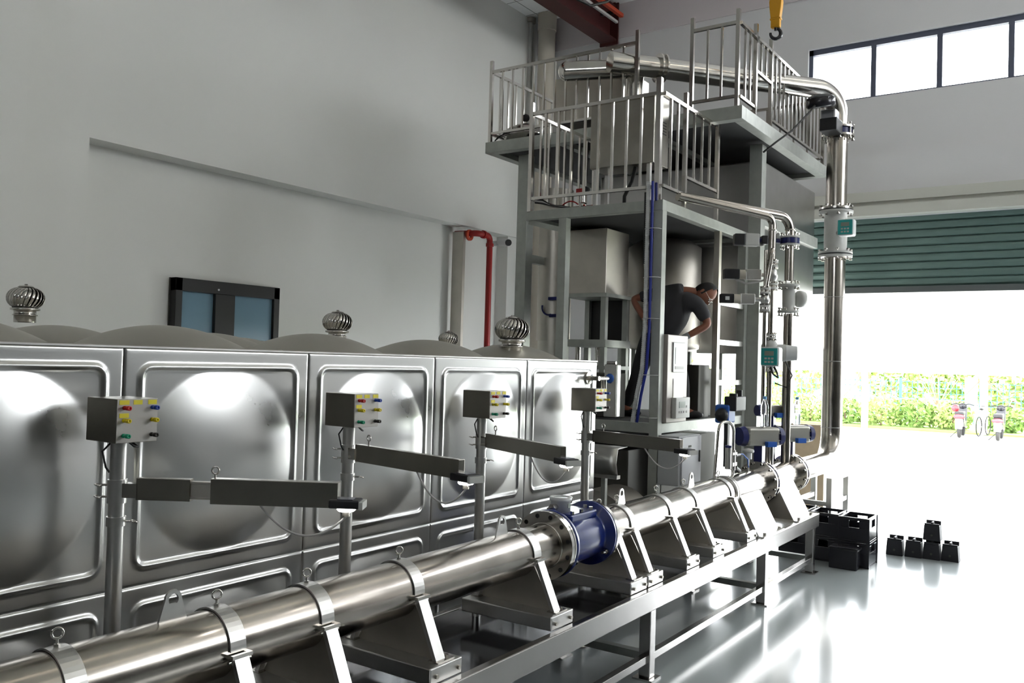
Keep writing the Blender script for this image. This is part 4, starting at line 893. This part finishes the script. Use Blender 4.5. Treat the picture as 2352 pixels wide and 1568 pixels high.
    # positioner cluster (black and blue)
    t = thing('valve_positioner', 'black and blue valve positioner box at the platform end', 'positioner', (8.2, 3.05, 1.5)); part('blue_case', B().box(8.10, 8.3, 3.04, 3.18, 1.50, 1.68), LBLUE, t, bev=.02); part('black_cover', B().box(8.14, 8.42, 2.98, 3.1, 1.62, 1.76).cyl((8.2, 3.03, 1.74), (8.2, 3.03, 1.79), .04, 12).cyl((8.36, 3.03, 1.74), (8.36, 3.03, 1.82), .03, 12), BLACK, t, bev=.01); part('black_knuckle', B().lathe([(0,0),(.05,.02),(.07,.06),(.05,.1),(0,.12)], (8.02, 3.1, 1.58), (1,0,0), 12), BLACK, t); part('mount', B().box(8.2, 8.26, 3.08, 3.12, 1.07-.0, 1.5), BLACK, t)
    # gauge fittings on the pipe
    x = 7.60
    t = thing('pressure_sampler', 'curved siphon pipe with pressure fitting on the main pipe top', 'fitting', (x, y, PZ+PR))
    part('siphon_pipe', B().tube(fillet([(x, y, 1.06), (x, y, 1.55), (x-.20, y+.06, 1.56), (x-.26, y+.08, .9)], .09, 10), .014, 10), STEEL, t)
    part('sampler_valve', B().cyl((x, y, 1.12), (x, y, 1.30), .024, 12).box(x-.05, x+.05, y-.02, y+.02, 1.16, 1.19).box(x-.05, x+.05, y-.02, y+.02, 1.26, 1.28).cyl((x-.12, y, 1.14), (x-.12, y, 1.33), .028, 14), BRUSH, t)
    part('blue_ring', B().cyl((x-.12, y, 1.33), (x-.12, y, 1.35), .03, 14), NAVY, t); part('black_valve', B().cyl((x+.05, y, 1.14), (x+.16, y, 1.10), .022, 10).cyl((x+.04, y, 1.25), (x+.15, y, 1.25), .02, 10), BLACK, t)
    part('blue_tube', B().tube([(x+.1, y, 1.26), (x+.2, y-.02, 1.25), (x+.3, y-.03, 1.2), (x+.33, y-.03, 1.12)], .006, 6), LBLUE, t)
    x = 8.0
    t = thing('pressure_transmitter', 'white mushroom-shaped transmitter standing on the main pipe', 'transmitter', (x, y, PZ+PR)); part('stem', B().cyl((x, y, PZ+PR-.01), (x, y, 1.2), .010, 10), STEEL, t); part('neck', B().cyl((x, y, 1.19), (x, y, 1.25), .034, 18), WHITEP, t); part('cap', B().lathe([(0,1.25),(.05,1.25),(.055,1.262),(.05,1.28),(0,1.29)], (x, y, 0), (0,0,1), 24), GREYP, t)
    t = thing('bare_standpipe', 'short thin standpipe on the main pipe between the two flanges', 'pipe', (8.62, y, 1.07)); part('pipe_body', B().cyl((8.50, y-.05, PZ+.1), (8.50, y-.05, 1.3), .026, 14), STEEL, t)
    # bottles
    def bottle(loc, label):
        x, y, z = loc; t = thing('water_bottle', label, 'bottle', loc, 'plastic water bottles')
        part('bottle_body', B().lathe([(0,0),(.034,.002),(.037,.01),(.037,.12),(.035,.13),(.037,.14),(.036,.2),(.022,.245),(.016,.252),(.016,.262)], loc, (0,0,1), 24), PET, t)
        part('bottle_cap', B().lathe([(.0175,.262),(.0175,.29),(0,.291)], loc, (0,0,1), 18), CAPB, t)
        part('water', B().cyl((x, y, z+.004), (x, y, z+.115), .033, 20), mat('water', (.9,.95,1), .0, trans=1, ior=1.33), t)
    bottle((8.26, 2.74, 1.485), 'half full clear water bottle on the nearer actuator'); bottle((9.27, 2.73, 1.46), 'clear water bottle with a paper sleeve beside the farther actuator')
build_small()
def build_deck_bits():
    t = thing('valve_cluster', 'little chrome valve cluster with red handles on the lower platform deck', 'valve', (8.1, 4.75, 3.6))
    part('valve_body', B().cyl((8.1, 4.72, 3.58), (8.1, 4.72, 3.86), .025, 12).cyl((8.1, 4.6, 3.72), (8.1, 4.9, 3.72), .022, 12).sph((8.1, 4.72, 3.74), .045, 14, 10), STEEL, t)
    part('red_handle', B().box(8.05, 8.09, 4.70, 4.78, 3.86, 3.92), REDP, t); part('black_gauge', B().cyl((8.04, 4.66, 3.9), (8.08, 4.66, 3.9), .035, 16), BLACK, t)
    part('red_tube', B().tube(sag((8.05, 4.95, 3.75), (8.05, 4.75, 3.75), -.04, 8), .008, 6).tube(sag((8.05, 4.68, 3.74), (8.05, 4.55, 3.74), .03, 8), .008, 6), REDP, t)
    t = thing('cable_bundle', 'grey and black cable bundle tied under the lower guard rail', 'cable', (7.55, 4.8, 3.65))
    for k, (m, dz) in enumerate(((BLKCABLE, 0), (CABLE, .02), (BLKCABLE, .035))):
        part('cable', B().tube([(7.54, 4.97, 3.70+dz), (7.55, 4.88, 3.685+dz), (7.56, 4.78, 3.66), (7.58, 4.68, 3.64+dz*.3), (7.6, 4.58, 3.63)], .009, 8), m, t)
    t = thing('cable_scraps', 'loose black cable ends poking out at the upper platform corner', 'cable', (8.8, 6.4, 4.78))
    for k in range(4): part('cable_end', B().tube([(8.78, 6.42, 4.80), (8.76, 6.36-k*.03, 4.84+k*.01), (8.78, 6.28-k*.02, 4.81+k*.02)], .006, 6), BLKCABLE, t)
build_deck_bits()

# ------------------------------------------------------------------ crates, weights, board
def build_crates():
    def crate(loc, rz, label, proto=[]):
        if proto: return dup(proto[0], loc, rz, label)
        t = thing('plastic_crate', label, 'crate', loc, 'black plastic crates by the bench end'); x, y, z = loc; a, b_, h = .20, .15, .255; w_ = .02
        q = B().box(x-a, x+a, y-b_, y+b_, z, z+.02)
        for s in (-1, 1):
            q.box(x-a, x+a, y+s*(b_-w_), y+s*b_, z+.02, z+.15); q.box(x-a, x-.07, y+s*(b_-w_), y+s*b_, z+.15, z+h-.03); q.box(x+.07, x+a, y+s*(b_-w_), y+s*b_, z+.15, z+h-.03); q.box(x-a, x+a, y+s*(b_-w_), y+s*b_, z+h-.03, z+h)
            q.box(x+s*(a-w_), x+s*a, y-b_+w_, y+b_-w_, z+.02, z+.15); q.box(x+s*(a-w_), x+s*a, y-b_+w_, y-.05, z+.15, z+h-.03); q.box(x+s*(a-w_), x+s*a, y+.05, y+b_-w_, z+.15, z+h-.03); q.box(x+s*(a-w_), x+s*a, y-b_+w_, y+b_-w_, z+h-.03, z+h)
        part('crate_shell', q, BLACKG, t, bev=.004)
        for sx in (-1, 1):
            for sy in (-1, 1): part('corner_rib', B().box(x+sx*(a-.03), x+sx*(a+.006), y+sy*(b_-.03), y+sy*(b_+.006), z, z+h), BLACKG, t)
        proto.append(t); return t
    crate((9.75, 2.20, 0), 0, 'black crate on the floor, right of the bottom row of the pile')
    for loc, rz, l in (((9.75, 2.20, .257), 0, 'black crate on top, right end of the pile, handle slot facing out'), ((9.82, 2.53, 0), 0, 'black crate on the floor in the middle of the pile'), ((9.82, 2.53, .257), 0, 'black crate on top in the middle of the pile'), ((9.86, 2.86, 0), 0, 'black crate on the floor behind the bench end'), ((9.86, 2.86, .257), 0, 'black crate on top, left end behind the bench')): crate(loc, rz, l)
    t = thing('low_block', 'small solid black block in front of the crate pile', 'block', (9.42, 2.27, 0)); part('block_body', B().box(9.36, 9.54, 2.12, 2.40, 0, .225), BLACKG, t, bev=.01)
    part('block_rim', B().box(9.355, 9.545, 2.115, 2.405, .195, .21), BLACK, t)
    def weight(loc, label, proto=[]):
        if proto: return dup(proto[0], loc, None, label)
        t = thing('cast_weight', label, 'test weight', loc, 'black test weights on the floor'); x, y, z = loc
        part('weight_body', B().prism([(-.088, 0), (.088, 0), (.076, .165), (-.076, .165)], (x-.075, y, z), (0,1,0), (0,0,1), (.15,0,0)).box(x-.075, x-.055, y-.074, y+.074, z+.165, z+.185).box(x+.05, x+.07, y-.074, y+.074, z+.165, z+.205).box(x-.02, x+.0, y-.02, y+.02, z+.165, z+.19), IRON, t, bev=.004)
        part('grip_bar', B().cyl((x-.06, y, z+.19), (x+.06, y, z+.19), .011, 10), IRON, t)
        part('lead_plug', B().cyl((x-.0755, y, z+.06), (x-.078, y, z+.06), .012, 12), DARKM, t)
        proto.append(t); return t
    D = V((10.60-10.53, 1.45-1.98, 0)); 
    P = [(10.55, 1.98), (10.57, 1.79), (10.59, 1.61), (10.62, 1.43)]
    L = ['leftmost black weight of the floor row', 'second black weight from the left in the floor row', 'black weight at the bottom of the two-high stack', 'rightmost black weight of the floor row']
    for p, l in zip(P, L): weight((p[0], p[1], 0), l)
    weight((P[2][0]+.01, P[2][1], .205), 'black weight stacked on top of the row')
    t = thing('plywood_board', 'upright plywood board standing behind the farther actuator', 'board', (12.0, 3.3, 0)); part('sheet', B().box(12.0, 12.03, 3.18, 3.62, 0, 1.30), WOOD, t); part('edge_batten', B().box(11.99, 12.04, 3.16, 3.18, 0, 1.31), WOOD, t)
build_crates()

# ------------------------------------------------------------------ wall and ceiling services
def build_services():
    t = thing('fire_pipe', 'red fire main pipe dropping down the white left wall', 'pipe', (11.45, 8.45, 0))
    part('pipe_body', B().tube(fillet([(11.05, YW+.12, 4.08), (11.12, 8.42, 4.08), (11.46, 8.42, 4.08), (11.46, 8.42, 0)], .09, 8), .05, 18), REDP, t)
    part('coupling', B().ring((11.46, 8.42, 3.93), (0,0,1), .065, .045, .05, 24).ring((11.28, 8.42, 4.08), (1,0,0), .065, .045, .05, 24), REDP, t)
    part('wall_flange', B().ring((11.08, 8.55, 4.05), (0,1,0), .09, .04, .03, 24), REDO, t)
    solo('grey_conduit', B().box(10.96, 11.02, 8.58, 8.80, 0, 4.10), DULL, 'thin grey conduit on the wall beside the red pipe', 'conduit', (11, 8.6, 0))
    t = thing('drain_pipe', 'fat cream drain pipe in the ceiling corner', 'pipe', (12.7, 8.3, 0)); part('pipe_body', B().cyl((12.75, 8.25, 0), (12.75, 8.25, ZC), .15, 32), PVC, t); part('socket', B().cyl((12.75, 8.25, 7.85), (12.75, 8.25, ZC), .165, 32), PVC, t); part('socket', B().cyl((12.75, 8.25, 3.0), (12.75, 8.25, 3.12), .16, 32), PVC, t)
    t = thing('thin_conduit', 'thin pale conduit in the wall corner left of the cream pipe', 'conduit', (12.8, 8.62, 0)); part('tube', B().cyl((12.72, 8.58, 0), (12.72, 8.58, ZC), .05, 14), GREYP, t); part('ceiling_collar', B().ring((12.72, 8.58, ZC-.05), (0,0,1), .09, .04, .08, 20), DULL, t)
    t = thing('security_camera', 'small black and white security camera on the left wall', 'camera', (12.0, 8.5, 4.0)); part('camera_body', B().cyl((11.88, 8.35, 4.02), (12.02, 8.62, 4.06), .062, 18), WHITEP, t); part('camera_face', B().cyl((11.865, 8.325, 4.017), (11.88, 8.35, 4.02), .055, 18), BLACK, t); part('bracket', B().box(11.98, 12.04, 8.6, YW+.178, 4.0, 4.08), WHITEP, t)
    # red-brown crane beam
    t = thing('crane_beam', 'dark red crane runway beam under the ceiling', 'beam', (12, 6.9, 7.5)); 
    part('web', B().box(-8.9, 12.85, 7.05, 7.07, 7.50, 8.05), REDB, t); part('lower_flange', B().box(-8.9, 12.85, 6.92, 7.22, 7.47, 7.50), REDB, t); part('upper_flange', B().box(-8.9, 12.85, 6.95, 7.17, 8.05, 8.08), REDB, t); part('end_plate', B().box(12.85, 12.88, 6.9, 7.24, 7.42, 8.12), REDB, t); part('end_bracket', B().box(12.88, XW+.0, 6.98, 7.14, 7.40, ZC), REDB, t)
    part('power_rail', B().box(6, 12.7, 6.72, 6.78, 7.78, 7.84), REDO, t, 'bright red conductor rail'); part('rail_arm', B().box(12.5, 12.56, 6.74, 7.05, 7.8, 7.84).box(9, 9.06, 6.74, 7.05, 7.8, 7.84), BLACK, t); part('grey_rail', B().box(6, 12.7, 6.82, 6.86, 7.7, 7.74), GREYP, t)
    t = thing('crane_carriage', 'orange-red crane end carriage at the top edge', 'crane', (7.1, 6.1, 6.7)); q = V((7.75, 6.35, 6.53))
    part('carriage_box', B().box(7.66, 7.95, 5.85, 6.45, 6.56, 6.9), REDO, t, bev=.01); part('hanger_rod', B().cyl((7.8, 6.15, 6.9), (7.8, 6.15, ZC), .03, 8), DARKM, t)
    solo('festoon_cable', B().tube([(7.85, 6.2, 6.56), (7.95, 6.1, 6.42), (8.1, 6.0, 6.35), (8.3, 5.9, 6.38), (8.5, 5.8, 6.5), (8.7, 5.7, 6.75), (8.75, 5.68, 6.95), (8.9, 5.6, 6.95), (9.3, 5.6, 6.62), (9.5, 5.5, 6.58), (9.75, 5.4, 6.7), (9.95, 5.3, 6.95), (9.97, 5.3, ZC-.03)], .018, 8), BLKCABLE, 'black flat festoon cable looping below the ceiling', 'cable', (8.3, 5.9, 6.4))
    # hook
    t = thing('crane_hook', 'yellow crane hook block with a black hook', 'crane hook', (9.5, 3.12, 5.7)); x, y = 9.5, 3.12
    part('hoist_chain', B().cyl((x, y, 6.12), (x, y, ZC), .02, 8), DARKM, t)
    part('block_body', B().prism([(-.05,5.93),(.05,5.93),(.065,6.05),(.07,6.12),(.055,6.18),(-.055,6.18),(-.07,6.12),(-.065,6.05)], (x-.04, y, 0), (0,1,0), (0,0,1), (.08,0,0)), HOOKY, t, bev=.008)
    part('block_neck', B().box(x-.03, x+.03, y-.05, y+.05, 5.83, 5.93).box(x-.035, x+.035, y-.06, y+.06, 5.915, 5.935), HOOKY, t, bev=.006)
    part('hook', B().tube([V((x, y, 5.765))+V((.568,-.823,0))*(.058*math.cos(a))+V((0,0,.058*math.sin(a))) for a in [math.radians(100-i*285/20) for i in range(21)]], .016, 10, rs=[.014+.008*math.sin(PI*i/20) for i in range(21)]).cyl((x, y, 5.80), (x, y, 5.85), .018, 10), BLACKG, t)
build_services()
# suspended linear lamps added unseen above the frame, suggested by pale pipe streaks
def build_lamps():
    lm = mat('lamp_tube', (1, .90, .74), .5, emis=9)
    p = None
    for y, wd in ((1.2, 'row above the bench'), (-3.2, 'row over the free floor')):
        for k in range(6):
            x = .5+k*2.05
            if p: q = dup(p, (x, y, 7.5))
            else:
                q = p = thing('linear_lamp', '', 'lamp', (x, y, 7.5), 'suspended linear lamps')
                part('lamp_body', B().box(x-.85, x+.85, y-.05, y+.05, 7.5, 7.54), WHITEP, p); part('lamp_tube', B().cyl((x-.83, y, 7.47), (x+.83, y, 7.47), .03, 8), lm, p)
                part('suspension_rod', B().cyl((x, y, 7.54), (x, y, ZC), .008, 6), WHITEP, p)
            q['label'] = 'unseen suspended warm white linear lamp, %s, %s from the camera end' % (wd, ['first', 'second', 'third', 'fourth', 'fifth', 'sixth'][k])
build_lamps()

def build_person():
    r = V((.568, -.823, 0)); d = V((.823, .568, 0)); z = V((0, 0, 1))
    o = V((8.50, 4.03, 1.49))   # between the feet
    def P(a, h, w_=0): return o+r*a+z*h+d*w_
    J = {'pelvis': P(.02,.80), 'waist': P(.13,.98), 'chest': P(.17,1.21), 'neckb': P(.27,1.36,-.02), 'neck': P(.385,1.34,-.03), 'head': P(.485,1.31,-.05),
         'shR': P(.07,1.34,.18), 'elR': P(-.21,1.27,.22), 'wrR': P(-.10,1.06,.12), 'haR': P(-.04,.99,.06),
         'shL': P(.41,1.22,-.18), 'elL': P(.53,.99,-.22), 'wrL': P(.28,.85,-.20), 'haL': P(.235,.77,-.19),
         'hipR': P(-.06,.77,.08), 'knR': P(-.16,.42,.06), 'anR': P(-.29,.08,.06), 'toR': P(-.18,.04,-.02),
         'hipL': P(.12,.77,-.06), 'knL': P(.30,.42,-.08), 'anL': P(.33,.08,-.06), 'toL': P(.45,.04,-.10)}
    E_ = [('pelvis','waist'),('waist','chest'),('chest','neckb'),('neckb','neck'),('neck','head'),('chest','shR'),('shR','elR'),('elR','wrR'),('wrR','haR'),('chest','shL'),('shL','elL'),('elL','wrL'),('wrL','haL'),
          ('pelvis','hipR'),('hipR','knR'),('knR','anR'),('anR','toR'),('pelvis','hipL'),('hipL','knL'),('knL','anL'),('anL','toL')]
    Rr = {'pelvis': .15, 'waist': .16, 'chest': .175, 'neckb': .075, 'neck': .06, 'head': .07, 'shR': .07, 'elR': .045, 'wrR': .03, 'haR': .03, 'shL': .085, 'elL': .05, 'wrL': .03, 'haL': .028,
          'hipR': .11, 'knR': .072, 'anR': .05, 'toR': .035, 'hipL': .11, 'knL': .072, 'anL': .05, 'toL': .035}
    def skinned(keys, edges, grow, root, over={}):
        ks = list(keys); me = bpy.data.meshes.new('tmp'); me.from_pydata([tuple(over.get(k, J.get(k))) for k in ks], [(ks.index(a), ks.index(b)) for a, b in edges], [])
        ob = bpy.data.objects.new('tmp', me); COL.objects.link(ob)
        m = ob.modifiers.new('skin', 'SKIN'); 
        sv = me.skin_vertices[0].data if me.skin_vertices else None
        if sv is None:
            bpy.context.view_layer.objects.active = ob; bpy.context.view_layer.update(); sv = me.skin_vertices[0].data if me.skin_vertices else None
        for i, k in enumerate(ks):
            q = Rr.get(k, .05)*grow if k in Rr else grow_extra.get(k, .05)
            sv[i].radius = (q, q); sv[i].use_root = (k == root)
        sb = ob.modifiers.new('sub', 'SUBSURF'); sb.levels = 2; sb.render_levels = 2
        dg = bpy.context.evaluated_depsgraph_get(); ev = ob.evaluated_get(dg); mm = ev.to_mesh()
        b = B(); b.add([v.co.copy() for v in mm.vertices], [list(p.vertices) for p in mm.polygons], True)
        ev.to_mesh_clear(); bpy.data.objects.remove(ob); return b
    grow_extra = {'slv': .07, 'slv2': .072}
    thin = {'pelvis': .72, 'waist': .7, 'chest': .68, 'neckb': .8, 'shR': .72, 'shL': .72, 'hipR': .75, 'hipL': .75, 'knR': .8, 'knL': .8}
    full = dict(Rr)
    for k in thin: Rr[k] = full[k]*thin[k]
    body = skinned(J.keys(), E_, 1.0, 'pelvis')
    Rr.update(full)
    # head: skull, jaw, nose, ears, brow; set on the neck, bowed with the crown to the right
    up = (r*.80+z*.42-d*.05).normalized(); fc = (r*.35-z*.80-d*.42); fc = (fc-up*fc.dot(up)).normalized(); sd = up.cross(fc)
    hc = J['head']+up*.03
    def ell(b, c, a_up, a_f, a_s, n=20, m=14, keep=None):
        vs = []; fs = []
        for j in range(m+1):
            t = PI*j/m
            for i in range(n):
                p = 2*PI*i/n; vs.append(c+up*a_up*math.cos(t)+fc*a_f*math.sin(t)*math.cos(p)+sd*a_s*math.sin(t)*math.sin(p))
        for j in range(m):
            for i in range(n):
                q = (j*n+i, (j+1)*n+i, (j+1)*n+(i+1)%n, j*n+(i+1)%n)
                if keep is None or keep(sum((vs[k] for k in q), V((0,0,0)))/4-c): fs.append(q)
        b.add(vs, fs, True); return b
    ell(body, hc+up*.01, .130, .108, .086); ell(body, hc-up*.062+fc*.03, .06, .062, .055)
    body.add([hc+fc*.10+up*.012, hc+fc*.134-up*.028, hc+fc*.095-up*.04+sd*.018, hc+fc*.095-up*.04-sd*.018], [(0,2,1),(0,1,3),(1,2,3)], True)
    for s in (-1, 1): ell(body, hc+sd*s*.086-up*.01-fc*.005, .032, .018, .010, 10, 6)
    ell(body, hc+fc*.082-up*.062, .008, .016, .026, 10, 6)
    # hands: palm with fingers and thumb
    for s, w_, h_ in ((1, 'wrR', 'haR'), (-1, 'wrL', 'haL')):
        dd = (J[h_]-J[w_]).normalized(); sx = dd.cross(r).normalized(); q = dd.cross(sx)
        for k in range(4):
            L = (.070, .078, .074, .058)[k]; p0 = J[h_]+dd*.02+sx*(k-1.5)*.019; body.tube([p0-dd*.02, p0+dd*L*.5+q*.004, p0+dd*L*.8+q*.018, p0+dd*L+q*.035], .009, 8, rs=[.0095, .009, .0085, .007])
        p0 = J[h_]-dd*.02-sx*.03; body.tube([p0, p0-sx*.02+dd*.025, p0-sx*.025+dd*.06+q*.01], .010, 8, rs=[.012, .0105, .008])
    me = bpy.data.meshes.new('person'); me.from_pydata([tuple(v-o) for v in body.v], [], body.f); me.polygons.foreach_set('use_smooth', [True]*len(body.f)); me.materials.append(SKIN)
    ob = bpy.data.objects.new('person', me); COL.objects.link(ob); ob.location = o; ORG[ob.name] = o
    tag(ob, 'person in dark t-shirt and black trousers bending over on the platform, one arm reaching down', 'person')
    J['slvL'] = J['shL'].lerp(J['elL'], .85); J['slvR'] = J['shR'].lerp(J['elR'], .8); Rr['slvL'] = .062; Rr['slvR'] = .060
    J['hem'] = P(.06, .84); Rr['hem'] = .150; J['col'] = J['neckb'].lerp(J['neck'], .25); Rr['col'] = .078
    sh = skinned(['hem','waist','chest','neckb','col','shR','slvR','shL','slvL'], [('hem','waist'),('waist','chest'),('chest','neckb'),('neckb','col'),('chest','shR'),('shR','slvR'),('chest','shL'),('shL','slvL')], 1.13, 'chest')
    part('t_shirt', sh, SHIRT, ob)
    tr = skinned(['waist','pelvis','hipR','knR','anR','hipL','knL','anL'], [('waist','pelvis'),('pelvis','hipR'),('hipR','knR'),('knR','anR'),('pelvis','hipL'),('hipL','knL'),('knL','anL')], 1.12, 'pelvis', {'waist': P(.03, .88)})
    part('trousers', tr, TROUS, ob)
    for s in 'RL':
        a, t_ = J['an'+s], J['to'+s]; dd = (t_-a); dd.z = 0; dd.normalize()
        b = B(); b.sph((0,0,0), 1, 14, 8); c = V((a.x, a.y, o.z+.04))+dd*.06; n_ = dd.cross(z)
        b.v = [c+dd*v.x*.14+n_*v.y*.048+z*max(v.z*.05, -.04) for v in b.v]; part('shoe', b, BLACK, ob)
    h = B(); ell(h, hc+up*.014-fc*.004, .138, .115, .094, 24, 16, lambda p: p.dot(fc) < .035+max(0, -.03) and (p.dot(up) > -.04 or p.dot(fc) < -.03) and p.dot(up) > -.085)
    part('hair', h, HAIR, ob)
    g = B()
    for s in (-1, 1): g.torus(hc+fc*.112+sd*s*.032+up*.012, fc, .022, .003, 16, 6); g.tube([hc+fc*.11+sd*s*.054+up*.012, hc+fc*.0+sd*s*.092+up*.01], .0025, 6)
    g.tube([hc+fc*.114-sd*.01+up*.014, hc+fc*.114+sd*.01+up*.014], .0025, 6)
    part('glasses', g, STEEL, ob)
    e = B()
    for s in (-1, 1): e.sph(hc+fc*.098+sd*s*.032+up*.012, .012, 10, 8)
    part('eyes', e, WHITEP, ob)
    a, b_ = J['elL'].lerp(J['wrL'], .8), J['haL']; part('wrist_sleeve', B().tube([a, J['wrL'], b_, b_+(b_-J['wrL'])*.8], .036, 14, True, [.036, .036, .038, .022]), SOCK, ob, 'light grey glove cuff')
build_person()
